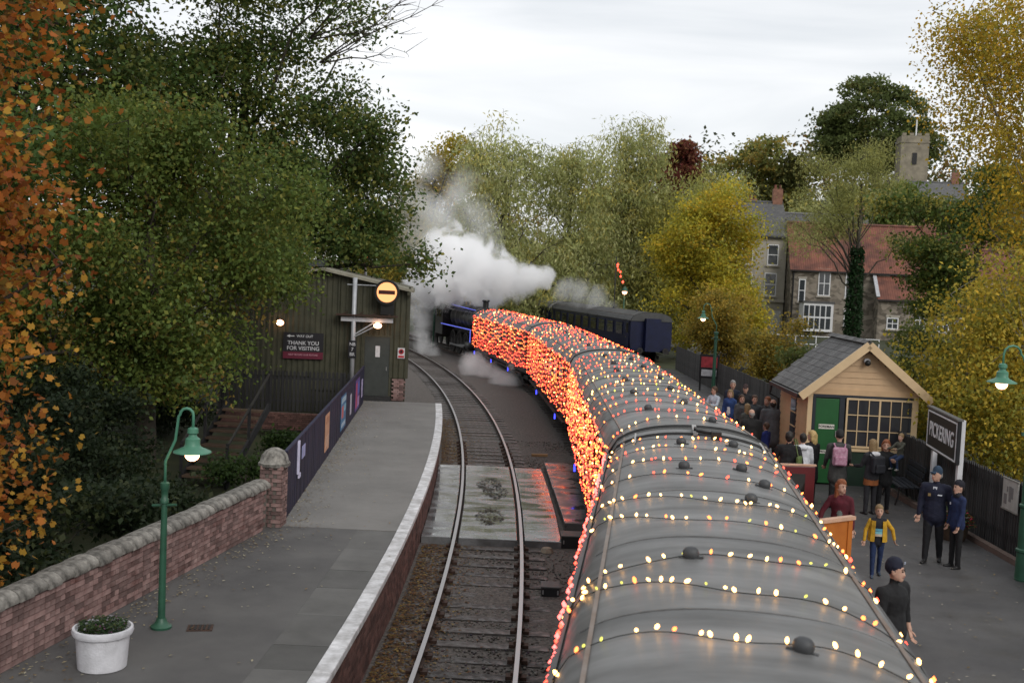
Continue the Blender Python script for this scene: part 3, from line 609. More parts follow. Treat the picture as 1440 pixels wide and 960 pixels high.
def rz_roof(x): return CH + CR * math.sqrt(max(0, 1 - (abs(x) / CW) ** 2.3)) ** 1.0
def place2(y0, y1, f):
    a = Vector((f(y0), y0, 0)); b = Vector((f(y1), y1, 0)); d = b - a
    return a, d.length, math.atan2(d.y, d.x)
ventm = MB().lathe([(0.06, 0), (0.078, 0.025), (0.084, 0.055), (0.076, 0.09), (0.05, 0.115), (0.02, 0.124), (0.001, 0.125)], n=16, rot=Matrix.Diagonal((0.72, 0.92, .92))).box((0, 0, 0.012), (0.04, 0.22, 0.02)).mesh('roof_ventilator', M('vent_grey', (0.05, 0.052, 0.055), 0.5, var=0.3, scale=9), 40)
def wheelset(L_, xs, parent, r=0.46):
    for s in (-0.75, 0.75):
        w_ = MB().lathe([(r, -0.06), (r, 0.06), (r * 0.86, 0.07), (r * 0.8, 0.03), (r * 0.3, 0.03), (r * 0.25, 0.09), (0.001, 0.09)], (xs, s, r), 20, Matrix.Rotation(R(-90 if s > 0 else 90), 3, 'X')).build('wheel', m_under, parent, 40)
def carriage(label, y0, y1, f, body, cat='carriage', vents=(), z0=0.0, gang=None, doors=True, group=None, sidemat2=None, panel=True, roofm=None):
    a, ln, ang = place2(y0, y1, f); t = thing('railway_carriage', label, cat, (a.x, a.y, z0), ang, group)
    # body shell (local x along, y across, left side = +y)
    prof = [(-1.33, 1.02), (-1.39, 1.5), (-CW, 2.1), (-CW + 0.02, CH)]; prof = prof + [(-q, z) for q, z in reversed(prof)]
    mb = MB().prism(prof, lambda p, q, d: (d, p, q), 0.0, ln); mb.build('body', body, t, 30)
    rp = [(x, rz_roof(x)) for x in np.linspace(-CW - 0.0, CW, 25)]; rp = [(-CW - 0.03, CH - 0.03)] + [(x, z) for x, z in rp] + [(CW + 0.03, CH - 0.03)]
    mb = MB().prism(rp, lambda p, q, d: (d, p, q), -0.06, ln + 0.06); rf = mb.build('roof', roofm or m_roof, t, 40)
    for s in (-1, 1): MB().box((ln / 2, s * (CW + 0.035), CH + 0.0), (ln + 0.1, 0.05, 0.05)).build('gutter', M('gutter_grey', (0.06, 0.06, 0.062), 0.5), t)
    for k in range(int(ln / 2.42) + 1):      # roof ribs
        xk = min(ln - 0.02, 0.02 + k * 2.44); end = k == 0 or xk > ln - 1.5
        pts = [(x, rz_roof(x) + 0.004) for x in np.linspace(-CW, CW, 19)]
        MB().tube([(xk, x, z) for x, z in pts], 0.038 if end else 0.007, 6).build('roof_rib', m_rub if end else (roofm or m_roof), rf, True)
    for q in (-1.16, 1.16): MB().bar((0.05, q, rz_roof(q) + .012), (ln - .05, q, rz_roof(q) + .012), .035, .02).build('rain_strip', M('rusty_strip', (.16, .11, .08), .6, col2=(.22, .19, .17), scale=3), rf)
    for x_, y_ in vents:
        o = ob('roof_ventilator', ventm, rf, (x_, y_, rz_roof(y_) - 0.01)); o.rotation_euler = (-math.asin(max(-.9, min(.9, y_ / 2.4))), 0, rnd.uniform(-.3, .3))
    nb = int((ln - 1.6) / 2.0)
    for s in (-1, 1):
        yy = s * (CW + 0.012)
        if panel:
            MB().box((ln / 2, s * (CW + 0.004), 2.3), (ln - 0.04, 0.012, 1.1)).build('upper_panel', sidemat2 or body, t)
        for k in range(nb):
            xc = 1.3 + (k + 0.5) * (ln - 2.6) / nb
            fr = MB().box((xc, yy, 2.35), (1.36, 0.04, 0.86)).build('window', m_cream if sidemat2 else body, t)
            MB().box((xc, yy + s * 0.016, 2.35), (1.24, 0.03, 0.74)).build('pane', m_cgl, fr)
            MB().box((xc, yy + s * 0.028, 2.55), (1.24, 0.03, 0.04)).build('glazing_bar', m_cream if sidemat2 else body, fr)
        for xd in (0.62, ln / 2, ln - 0.62):
            d_ = MB().box((xd, yy, 1.98), (0.68, 0.03, 1.86)).build('door', body, t); MB().box((xd, yy + s * 0.012, 2.45), (0.46, 0.03, 0.66)).build('pane', m_cgl, d_)
            MB().box((xd + 0.24, yy + s * 0.02, 1.85), (0.1, 0.05, 0.03)).build('handle', M('brass', (0.5, 0.36, 0.12), 0.35, metal=0.8), d_)
        MB().box((ln / 2, s * 1.28, 0.93), (ln - 0.3, 0.1, 0.22)).build('solebar', m_under, t); MB().box((ln / 2, s * 1.3, 0.7), (ln - 3, 0.22, 0.05)).build('footboard', m_under, t)
    MB().box((ln / 2, 0, 0.72), (5.2, 1.9, 0.5)).build('battery_box', m_under, t)
    for xb in (2.7, ln - 2.7):
        bg = MB().box((xb, 1.0, 0.52), (3.1, 0.1, 0.24)).box((xb, -1.0, 0.52), (3.1, 0.1, 0.24)).box((xb, 0, 0.62), (0.5, 2.3, 0.3)).build('bogie', m_under, t)
        for q in (-1.28, 1.28): wheelset(ln, xb + q, bg)
    for xe, s in ((0, -1), (ln, 1)):
        MB().box((xe + s * 0.2, 0, 2.05), (0.4, 1.0, 2.1)).build('gangway', gang or m_rub, t)
        for q in (-0.86, 0.86): MB().cyl((xe, q, 1.05), (xe + s * 0.45, q, 1.05), 0.08, n=10).lathe([(0.2, 0), (0.2, 0.04)], (xe + s * 0.45, q, 1.05), 14, Matrix.Rotation(R(90), 3, 'Y')).build('buffer', m_under, t)
    t['len'] = ln
    return t
def local(t, p): return t.matrix_basis.inverted() @ Vector(p)
JY = [(-1.3, 18.7), (19.05, 38.1), (38.45, 57.3), (57.65, 75.3)]
lab = ['near maroon carriage with broad grey roof, ventilators and sparse warm lights', 'maroon carriage behind the ticket hut crowd, lights densely wrapped', 'third maroon carriage of the lit train, mid curve', 'maroon carriage coupled next to the steam locomotive, side netted in red lights']
lab[1] = 'second lit maroon carriage beside the weatherboarded hut'
# ventilators of the near carriage, measured on the roof (x, y world)
va = []
coaches = []
for i, (y0, y1) in enumerate(JY):
    a, ln, ang = place2(y0, y1, x2); inv = (Matrix.Translation(a) @ Matrix.Rotation(ang, 4, 'Z')).inverted()
    if i == 0:
        vents = []
        for (vx, vy) in VENTS1:
            q = inv @ Vector((vx, vy, 0)); vents.append((q.x, max(-1.1, min(1.1, q.y))))
    else:
        vents = [(x_ + rnd.uniform(-.3, .3), (0.45 if k % 2 else -0.4) + rnd.uniform(-.12, .12)) for k, x_ in enumerate(np.linspace(1.0, ln - 1.0, 13))]
    coaches.append(carriage(lab[i], y0, y1, x2, m_maroon, vents=vents, group=None))
# brackets and pipework at the near carriage end
c0 = coaches[0]; ln0 = c0['len']
MB().tube([(ln0 - 0.5, 0.02, rz_roof(0) + 0.02), (ln0 - 0.5, 0.02, rz_roof(0) + 0.1), (ln0 - 0.85, 0.0, rz_roof(0) + 0.1), (ln0 - 0.85, -0.35, rz_roof(.35) + 0.08), (ln0 - 0.85, -0.36, rz_roof(.36))], 0.025, 8).build('roof_pipe', m_rub, c0, True)
MB().bar((ln0 - 0.75, 0.02, rz_roof(0) + 0.03), (ln0 + 0.1, 0.02, rz_roof(0) + 0.06), 0.07, 0.04).build('roof_bracket', M('pale_bracket', (0.35, 0.34, 0.33), 0.5), c0)
MB().box((ln0 - 0.9, -0.3, rz_roof(.3) + 0.06), (0.16, 0.16, 0.12)).build('junction_box', m_rub, c0)
for q in (-1.06, 0.98): MB().bar((ln0 - 0.15, q, rz_roof(q) + 0.03), (ln0 - 1.15, q, rz_roof(q) + 0.03), 0.03, 0.02).build('roof_strap', M('pale_bracket', (0.35, 0.34, 0.33), 0.5), c0)

# open carriage doors on the platform side
m_var = M('varnished_wood', (0.36, 0.1, 0.018), 0.35, col2=(0.48, 0.16, 0.03), scale=3, bump=0.05); m_varl = M('pale_varnish', (0.55, 0.25, 0.09), 0.4)
dA = thing('carriage_door', 'open carriage door showing varnished orange wood inside', 'door', (4.22, 15.35, 1.05), R(33))
MB().box((0.42, 0, 1.29), (0.84, 0.05, 0.72)).build('upper_panel', m_var, dA); MB().box((0.42, 0, 0.36), (0.84, 0.05, 0.72)).build('lower_panel', m_varl, dA)
MB().box((0.8, -0.006, 0.82), (0.09, 0.07, 1.66)).box((0.045, -0.006, 0.82), (0.09, 0.07, 1.66)).build('door_stile', m_var, dA); MB().box((0.42, -0.012, 1.66), (0.92, 0.1, 0.05)).build('top_rail', M('pale_rail', (0.5, 0.3, 0.2), 0.5), dA); MB().box((0.42, -0.03, 0.75), (0.72, 0.1, 0.07)).build('red_armrest', M('red_rexine', (0.3, 0.02, 0.02), 0.5), dA)
dB = thing('carriage_door', 'open maroon carriage door seen from its painted outside', 'door', (4.8, 20.3, 1.05), R(4))
MB().box((0.42, 0, 0.82), (0.84, 0.05, 1.64)).build('door_leaf', m_maroon, dB, bevel=0.02); MB().box((0.42, -0.0, 1.655), (0.86, 0.07, 0.03)).build('top_rail', M('pale_rail', (0.4, 0.15, 0.1), 0.5), dB)
MB().box((0.4, -0.03, 1.22), (0.5, 0.02, 0.55)).build('pane', m_cgl, dB)
MB().box((0.74, -0.05, 0.9), (0.12, 0.06, 0.03)).build('handle', M('brass', (0.5, 0.36, 0.12), 0.35, metal=0.8), dB)

# ------------------------------------------------------------------ fairy lights
BULB = {'warm': emis('bulb_warm', (1.0, 0.5, 0.15), 8.0), 'red': emis('bulb_red', (1.0, 0.07, 0.04), 5.0), 'orange': emis('bulb_orange', (1.0, 0.19, 0.045), 5.5), 'lime': emis('bulb_lime', (0.7, 0.66, 0.12), 2.0), 'pink': emis('bulb_pink', (1.0, 0.16, 0.14), 3.5)}
m_wire = M('lamp_wire', (0.012, 0.014, 0.012), 0.6)
bulbm = {k: MB().lathe([(0.001, 0.034), (0.014, 0.022), (0.019, 0.0), (0.014, -0.02), (0.001, -0.032)], n=7).mesh('bulb', v, True) for k, v in BULB.items()}
BK = list(BULB)
OB = np.array([(1, 0, 0), (0, 1, 0), (-1, 0, 0), (0, -1, 0), (0, 0, 1.4), (0, 0, -1.4)], float)
def string(label, group, pts, spacing, pick, r=0.022, single=False, wire=0.0048, jit=0.02, lift=0.02, loc=None):
    """a light string laid along pts (world), bulbs every `spacing` metres"""
    pts = [Vector(p) for p in pts]; o0 = pts[0].copy()
    t = thing('light_string', label, 'fairy lights', o0, 0, group)
    MB().tube([p - o0 for p in pts], wire, 4).build('cable', m_wire, t)
    L_ = [0.0]
    for a, b in zip(pts, pts[1:]): L_.append(L_[-1] + (b - a).length)
    k = rnd.uniform(0, spacing); pos = []
    while k < L_[-1]:
        i = max(j for j in range(len(L_)) if L_[j] <= k); i = min(i, len(pts) - 2); u = (k - L_[i]) / max(1e-6, L_[i + 1] - L_[i])
        pos.append((pts[i].lerp(pts[i + 1], u) - o0 + Vector((rnd.uniform(-jit, jit), rnd.uniform(-jit, jit), lift + rnd.uniform(0, jit * 0.6))), pick()))
        k += spacing * rnd.choice((0.5, 0.8, 1.0, 1.1, 1.5))
    if single:
        for p, c in pos:
            o = ob('bulb', bulbm[c], t, p); o.rotation_euler = (rnd.uniform(-1.2, 1.2), rnd.uniform(-1.2, 1.2), 0); s_ = r / 0.019 * (0.7 if c == 'lime' else rnd.uniform(0.85, 1.15)); o.scale = (s_, s_, s_)
    else:
        mb = MB()
        for p, c in pos:
            mb.mat(BK.index(c)); q = OB * (r * rnd.uniform(0.8, 1.2)); mb.add([Vector(v) + p for v in q], OCTF)
        o = mb.build('bulbs', [BULB[k] for k in BK], t); o['kind'] = 'stuff'
    return t
def roof_pts(c, xl, xm, xr, n=25, sag=0.06, over=0.12, yl=1, wob=0.07):
    """points over the roof of carriage c from left eave (local x = xl) by crown (xm) to right eave (xr)"""
    mw = c.matrix_basis; out = []; ph = rnd.uniform(0, 6)
    for i, u in enumerate(np.linspace(-1, 1, n)):
        y_ = -u * (CW + 0.02) * yl; x_ = xm + ((xl - xm) if u < 0 else (xr - xm)) * abs(u) ** 1.7 + wob * math.sin(ph + u * 7)
        z_ = rz_roof(min(CW, abs(y_))) + 0.015
        out.append(mw @ Vector((x_, y_, z_)))
    out.insert(0, mw @ Vector((xl + 0.05, CW + 0.06, CH - over))); out.append(mw @ Vector((xr + 0.05, -CW - 0.06, CH - over)))
    return out
def pk(ws):
    ks = list(ws); return lambda: rnd.choices(ks, [ws[k] for k in ks])[0]
ORD = ['first', 'second', 'third', 'fourth', 'fifth', 'sixth', 'seventh', 'eighth', 'ninth', 'tenth', 'eleventh', 'twelfth', 'thirteenth', 'fourteenth', 'fifteenth']
G1 = 'light strings over the near carriage roof'
near_rows = [(7.4, 7.7, 7.5), (9.4, 9.05, 8.8), (11.0, 10.3, 9.9), (11.1, 11.4, 11.9), (13.8, 12.9, 13.2), (14.9, 14.0, 14.2), (16.2, 15.6, 15.4), (17.0, 16.9, 17.1), (18.3, 18.0, 17.9), (19.2, 18.95, 19.0)]
for k, (xl, xm, xr) in enumerate(near_rows):
    far = xm > 14.5
    string('%s light string from the pipework end of the near carriage roof' % ORD[len(near_rows) - 1 - k], G1, roof_pts(coaches[0], xl, xm, xr), 0.2 if far else 0.17, pk({'warm': 4, 'orange': 5, 'red': 1.5} if far else {'warm': 8, 'lime': 1.6, 'orange': 1.2}), 0.0155, single=k < 10)
for ci in (1, 2, 3):
    c = coaches[ci]; ln = c['len']; nr = (15, 14, 12)[ci - 1]
    for k in range(nr):
        xm = 0.5 + (ln - 1.0) * (k + 0.5) / nr + rnd.uniform(-0.25, 0.25); dl = rnd.choice((-0.7, 0.55)); dr = rnd.choice((-0.7, 0.5))
        mixc = {'red': 5, 'orange': 4, 'warm': 2} if ci == 1 else {'red': 7, 'orange': 4, 'warm': 1.2}
        if ci == 1 and 4 <= k <= 8: mixc = {'warm': 4, 'orange': 4, 'lime': 2, 'red': 1}
        string(('%s light string over second carriage roof, counted from the near carriage', '%s red light string over third carriage roof, counted from second carriage', '%s red light string from the locomotive over the coupled carriage roof')[ci - 1] % ORD[nr - 1 - k if ci == 3 else k], 'light strings over roof of carriage %d' % (ci + 1),
               roof_pts(c, min(ln - .1, max(.1, xm + dl)), xm, min(ln - .1, max(.1, xm + dr)), wob=0.1), 0.2, pk(mixc), (0.02, 0.025, 0.03)[ci - 1])
# along the eaves and down the sides
def side_pts(c, z, s, amp=0.05, n=60):
    ln = c['len']; ph = rnd.uniform(0, 6); return [c.matrix_basis @ Vector((0.1 + (ln - 0.2) * u, s * (CW + 0.07), z + amp * math.sin(ph + u * 40) + amp * math.sin(ph * 2 + u * 93))) for u in np.linspace(0, 1, n)]
c = coaches[0]
string('pink light string along the gutter of the near carriage', None, side_pts(c, CH + 0.02, 1, 0.015), 0.13, pk({'pink': 6, 'red': 3}), 0.02, lift=0.0)
for q in range(3): string('%s row of lights below the near carriage gutter facing the platform' % ORD[q], 'rows on the platform side of near carriage', side_pts(c, 2.9 - 0.35 * q, -1), 0.3, pk({'red': 4, 'orange': 3, 'warm': 2}), 0.022)
names = {1: '%s row of lights up from the footboard on second carriage side', 2: '%s row of lights up from the footboard on third carriage side', 3: '%s row of red lights up the carriage side beside the locomotive'}
for ci in (1, 2, 3):
    zs = np.linspace(1.1, 2.95, (11, 10, 9)[ci - 1])
    for zi, z in enumerate(zs):
        low = z < 1.7
        string(names[ci] % ORD[zi], 'light rows on left side of carriage %d' % (ci + 1), side_pts(coaches[ci], z, 1, 0.055), 0.18 if ci == 1 else 0.26, pk({'red': 8, 'orange': 3, 'warm': .2} if low else {'red': 6, 'orange': 4.5, 'warm': .5}), (0.019, 0.021, 0.026)[ci - 1])
for q in range(5): string('%s row of lights below the second carriage gutter facing the hut' % ORD[q], 'rows on the platform side of second carriage', side_pts(coaches[1], 2.95 - 0.38 * q, -1), 0.2, pk({'red': 6, 'orange': 3}), 0.026)
# blue lamps under the solebars
for ci, xs in ((1, (1.5, 12.0)), (2, (4.0, 12.5)), (3, (5.0, 10.5, 17.0))):
    for xi, x_ in enumerate(xs):
        p = coaches[ci].matrix_basis @ Vector((x_, 1.42, 0.62)); bl = thing('underframe_lamp', '%s blue lamp under the solebar of the %s carriage' % (ORD[xi], ORD[ci]), 'lamp', p, 0, 'blue lamps below the carriages')
        MB().cyl((0, 0, -0.1), (0, 0, 0.1), 0.028, n=8).build('blue_tube', emis('blue_glow', (0.05, 0.06, 1.0), 3), bl); MB().box((0.05, 0, 0.16), (0.12, 0.1, 0.06)).box((0.12, 0, 0.0), (0.03, 0.08, 0.34)).build('holder', m_under, bl)

# ------------------------------------------------------------------ steam locomotive, smokebox towards the train
a, ln, ang = place2(76.1, 96.0, x2); loco = thing('steam_locomotive', 'black steam locomotive with tender and blue lit running board', 'locomotive', (a.x, a.y, 0), ang)
m_loco = M('loco_black', (0.014, 0.014, 0.015), 0.35, var=0.3, scale=3); m_steel = M('motion_steel', (0.3, 0.3, 0.31), 0.4, metal=0.8)
RY = Matrix.Rotation(R(90), 3, 'Y')
MB().lathe([(0.001, 0.0), (0.55, 0.0), (0.6, 0.02), (0.86, 0.03), (0.87, 1.6), (0.88, 1.62), (0.88, 4.8), (0.95, 6.6), (0.95, 6.7), (0.001, 6.7)], (0.7, 0, 2.62), 28, RY).build('boiler', m_loco, loco, 35)
for x_ in (1.0, 2.3, 3.3, 4.3, 5.4, 6.5): MB().lathe([(0.9 if x_ < 5.3 else 0.945, -0.03), (0.9 if x_ < 5.3 else 0.955, 0.03)], (x_ + 0.7, 0, 2.62), 28, RY).build('boiler_band', M('band_grey', (0.16, 0.15, 0.14), 0.4), loco)
MB().lathe([(0.22, 0), (0.2, 0.1), (0.2, 0.45), (0.27, 0.52), (0.25, 0.6), (0.17, 0.6)], (1.5, 0, 3.42), 18).build('chimney', m_loco, loco, 35); MB().lathe([(0.36, 0), (0.33, 0.12), (0.3, 0.3), (0.18, 0.42), (0.001, 0.45)], (4.2, 0, 3.44), 18).build('steam_dome', m_loco, loco, 35)
for q in (-.15, .15): MB().cyl((6.0, q, 3.5), (6.0, q, 3.75), 0.06).build('safety_valve', M('brass', (0.5, 0.36, 0.12)), loco)
MB().box((4.6, 0, 1.95), (8.6, 2.6, 0.06)).build('running_board', m_loco, loco); MB().box((0.35, 0, 1.55), (0.05, 2.6, 0.85)).box((0.15, 0, 1.1), (0.14, 2.5, 0.4)).build('buffer_beam', M('buffer_red', (0.12, 0.012, 0.012), 0.5), loco)
for s in (-1, 1):
    MB().cyl((0.5, s * 1.0, 0.85), (1.7, s * 1.0, 0.85), 0.36, n=18).build('cylinder', m_loco, loco, True)
    for x_ in (3.4, 5.2, 7.0):
        w_ = MB().lathe([(0.82, -0.06), (0.82, 0.06), (0.72, 0.07), (0.7, 0.02), (0.2, 0.03), (0.16, 0.1), (0.001, 0.1)], (x_, s * 0.76, 0.82), 26, Matrix.Rotation(R(-90 * s), 3, 'X')).build('driving_wheel', m_under, loco, 40)
        for q in range(10): MB().bar((x_, s * 0.8, 0.82), (x_ + 0.72 * math.cos(q * .628), s * 0.8, 0.82 + 0.72 * math.sin(q * .628)), 0.05, 0.05).build('spoke', m_under, w_)
    MB().box((5.2, s * 0.98, 0.62), (3.8, 0.05, 0.12)).build('coupling_rod', m_steel, loco); MB().bar((1.6, s * 1.02, 0.85), (5.2, s * 1.02, 0.62), 0.05, 0.12).build('connecting_rod', m_steel, loco)
    for x_ in (0.9, 2.1): MB().lathe([(0.46, -0.06), (0.46, 0.06), (0.1, 0.08), (0.001, 0.08)], (x_, s * 0.76, 0.46), 18, Matrix.Rotation(R(-90 * s), 3, 'X')).build('pony_wheel', m_under, loco, 40)
    MB().tube([(1.4, s * 0.98, 3.1), (8.0, s * 1.02, 3.15)], 0.02, 6).build('handrail', m_steel, loco)
    lt = MB().tube([(0.42, s * 1.34, 1.15), (0.42, s * 1.34, 2.0), (8.6, s * 1.34, 2.0)], 0.022, 6).build('blue_light_line', emis('blue_line', (0.18, 0.22, 1.0), 1.1), loco)
    MB().tube([(1.2, s * 0.8, 3.3), (7.6, s * 0.8, 3.45)], 0.016, 6).build('blue_light_line', MATS['blue_line'], loco)
MB().prism([(-1.35, 1.2), (1.35, 1.2), (1.35, 3.0), (1.15, 3.4), (0.6, 3.68), (0, 3.76), (-0.6, 3.68), (-1.15, 3.4), (-1.35, 3.0)], lambda p, q, d: (d, p, q), 8.1, 10.3).build('cab', m_loco, loco, 30)
for s in (-1, 1): MB().box((8.9, s * 1.352, 2.75), (0.7, 0.02, 0.55)).box((9.75, s * 1.352, 2.75), (0.55, 0.02, 0.55)).build('cab_window', m_cgl, loco)
td = MB().prism([(-1.3, 1.25), (1.3, 1.25), (1.36, 2.9), (1.15, 3.25), (-1.15, 3.25), (-1.36, 2.9)], lambda p, q, d: (d, p, q), 11.0, 18.0).build('tender', m_loco, loco, 30)
MB().box((14.4, 0, 3.3), (5.2, 1.7, 0.35)).build('coal_load', M('coal', (0.008, 0.008, 0.008), 0.5, bump=1, bscale=8), td); MB().box((14.5, 0, 1.05), (7.2, 2.3, 0.4)).build('tender_frame', m_under, td)
for s in (-1, 1):
    for x_ in (12.2, 14.4, 16.6): MB().lathe([(0.53, -0.06), (0.53, 0.06), (0.1, 0.08), (0.001, 0.08)], (x_, s * 0.76, 0.53), 18, Matrix.Rotation(R(-90 * s), 3, 'X')).build('wheel', m_under, td, 40)
MB().box((5.6, 0, 1.3), (6.2, 1.1, 0.9)).box((10.6, 0, 1.2), (1.2, 1.4, 0.3)).build('frame', m_under, loco)

# ------------------------------------------------------------------ dark blue carriages on the far siding
def x3(y): return 8.9 - (y - 72) * 0.2 - (y - 72) ** 2 * 0.0016
m_blue = M('navy_coach', (0.005, 0.008, 0.036), 0.4, var=0.3, scale=2); m_droof = M('dark_roof', (0.045, 0.046, 0.047), 0.7, col2=(0.08, 0.08, 0.08), scale=1)
carriage('parked dark blue carriage with black roof, end facing the platform', 72, 91.4, x3, m_blue, z0=0.35, gang=m_blue, vents=[(3, 0), (8, 0), (13, 0)], roofm=m_droof, panel=False)
carriage('parked carriage with pale grey roof behind the drifting steam', 92.2, 111.5, x3, m_blue, z0=0.35, vents=[(3, .5), (7, .5), (11, .5), (15, .5)], roofm=M('pale_roof', (0.2, 0.2, 0.2), 0.6), panel=False)
sb = thing('siding_bed', 'stone bed under the parked blue carriages', 'ballast'); sb['kind'] = 'structure'
strip('q', lambda y: x3(y) - 2.2, lambda y: x3(y) + 2.2, 66, 125, 0.18, m_ball, 0.6).build('bed', m_ball, sb)
# ------------------------------------------------------------------ weatherboarded hut on the right platform
m_tan = M('tan_paint', (0.48, 0.32, 0.18), 0.55, var=0.08, scale=3, island=0.05, bump=0.08); m_trim = M('cream_trim', (0.56, 0.41, 0.24), 0.5, var=0.06, scale=3)
m_slate = M('slate', (0.07, 0.07, 0.073), 0.8, col2=(0.15, 0.148, 0.145), scale=4, island=0.3, bump=0.5, bscale=20); m_dgreen = M('door_green', (0.012, 0.085, 0.022), 0.45, var=0.15, scale=3); m_navyt = M('dark_trim', (0.016, 0.02, 0.028), 0.5)
kh = thing('platform_hut', 'tan weatherboarded hut with slate roof and green door', 'hut', (7.65, 28.7, PZ), R(-1.2))
W_, D_, E_ = 2.8, 3.1, 2.47; RG = 3.62
MB().box((W_ / 2, D_ / 2 + 0.03, E_ / 2), (W_ - 0.06, D_ - 0.1, E_ - 0.02)).build('inner_wall', M('hut_inside', (0.04, 0.035, 0.03), 0.8), kh)
def board(x0, x1_, y, z, axis):
    if axis == 'x': return MB().add([(x0, y, z), (x1_, y, z), (x1_, y - 0.028, z), (x0, y - 0.028, z), (x0, y, z + 0.165), (x1_, y, z + 0.165), (x1_, y - 0.008, z + 0.165), (x0, y - 0.008, z + 0.165)], [(0, 1, 2, 3), (4, 7, 6, 5), (2, 6, 7, 3), (0, 4, 5, 1), (1, 5, 6, 2), (0, 3, 7, 4)])
    return MB().add([(y, x0, z), (y, x1_, z), (y - 0.028, x1_, z), (y - 0.028, x0, z), (y, x0, z + 0.165), (y, x1_, z + 0.165), (y - 0.008, x1_, z + 0.165), (y - 0.008, x0, z + 0.165)], [(0, 1, 2, 3), (4, 7, 6, 5), (2, 6, 7, 3), (0, 4, 5, 1), (1, 5, 6, 2), (0, 3, 7, 4)])
for k in range(15):      # side towards the train, round its window
    z = 0.05 + k * 0.16
    if 0.75 < z < 2.2:
        board(0.02, 1.1, 0.0, z, 'y').build('board', m_tan, kh); board(1.75, D_, 0.0, z, 'y').build('board', m_tan, kh)
    else: board(0.02, D_, 0.0, z, 'y').build('board', m_tan, kh)
sw = MB().box((-0.0, 1.425, 1.5), (0.05, 0.65, 1.5)).build('side_window', M('sash_dark', (0.05, 0.035, 0.04), 0.5), kh)
for zz in (1.12, 1.5, 1.88): MB().box((-0.028, 1.425, zz), (0.02, 0.56, 0.33)).build('pane', glass('hut_glass', (0.035, 0.035, 0.04)), sw)
for zz in (0.93, 1.31, 1.69, 2.07): MB().box((-0.04, 1.425, zz), (0.02, 0.62, 0.03)).build('glazing_bar', m_trim, sw)
for k in range(8):       # gable boards
    z = E_ + 0.0 + k * 0.155; hw = (RG - z - 0.12) / (RG - E_) * (W_ / 2)
    if hw > 0.08: board(W_ / 2 - hw, W_ / 2 + hw, 0.0, z, 'x').build('board', m_tan, kh)
MB().box((W_ / 2, -0.02, E_ - 0.1), (W_, 0.07, 0.2)).build('lintel', m_tan, kh)
for x_ in (0.05, W_ - 0.06): MB().box((x_, -0.025, E_ / 2 - 0.06), (0.12, 0.08, E_ - 0.12)).build('corner_post', m_trim, kh)
MB().box((W_ / 2, -0.03, 2.29), (W_ - 0.24, 0.06, 0.08)).build('dark_head', m_navyt, kh)
MB().box((0.16, -0.028, 1.12), (0.08, 0.06, 2.25)).box((0.87, -0.028, 1.12), (0.13, 0.06, 2.25)).box((W_ - 0.17, -0.028, 1.12), (0.09, 0.06, 2.25)).build('dark_frame', m_navyt, kh)
d_ = MB().box((0.5, -0.022, 1.13), (0.6, 0.05, 2.18)).build('door', m_dgreen, kh, bevel=0.01)
MB().box((0.5, -0.052, 1.5), (0.4, 0.012, 0.12)).build('name_plate', m_trim if False else M('plate_cream', (0.6, 0.58, 0.52), 0.5), d_); text('lettering', 'FOREMAN', 0.085, m_blk, d_, (0.5, -0.06, 1.5), RX)
MB().box((0.5, -0.052, 0.85), (0.3, 0.012, 0.09)).build('name_plate', M('plate_cream', (0.6, 0.58, 0.52)), d_); text('lettering', 'PRIVATE', 0.07, m_blk, d_, (0.5, -0.06, 0.85), RX)
MB().cyl((0.74, -0.07, 1.25), (0.74, -0.07, 1.4), 0.012, n=6).build('handle', M('pale_metal', (0.6, 0.6, 0.6), 0.4, metal=0.6), d_)
win = MB().box((1.83, -0.012, 1.62), (1.68, 0.03, 1.24)).build('window', M('room_behind', (0.02, 0.018, 0.017), 0.7), kh)
for i in range(6):
    for j in range(3):
        MB().box((1.0 + 0.145 + i * 0.278, -0.032 + 0.001 * ((i * 7 + j * 3) % 4), 1.02 + 0.2 + j * 0.41), (0.25, 0.008, 0.38), 0, R(rnd.uniform(-.8, .8)), 0).build('pane', glass('hut_glass', (0.035, 0.035, 0.04)), win)
for i in range(7): MB().box((1.0 + i * 0.278, -0.045, 1.62), (0.045 if i in (0, 3, 6) else 0.022, 0.03, 1.26)).build('glazing_bar', m_trim, win)
for j in range(4): MB().box((1.834, -0.047, 1.01 + j * 0.41), (1.7, 0.03, 0.05 if j in (0, 3) else 0.022)).build('glazing_bar', m_trim, win)
MB().box((1.85, -0.05, 0.93), (1.8, 0.1, 0.07)).build('sill', m_trim, win)
MB().box((1.85, -0.03, 0.45), (1.74, 0.05, 0.9)).build('lower_panel', M('dark_green_panel', (0.012, 0.03, 0.018), 0.5), kh)
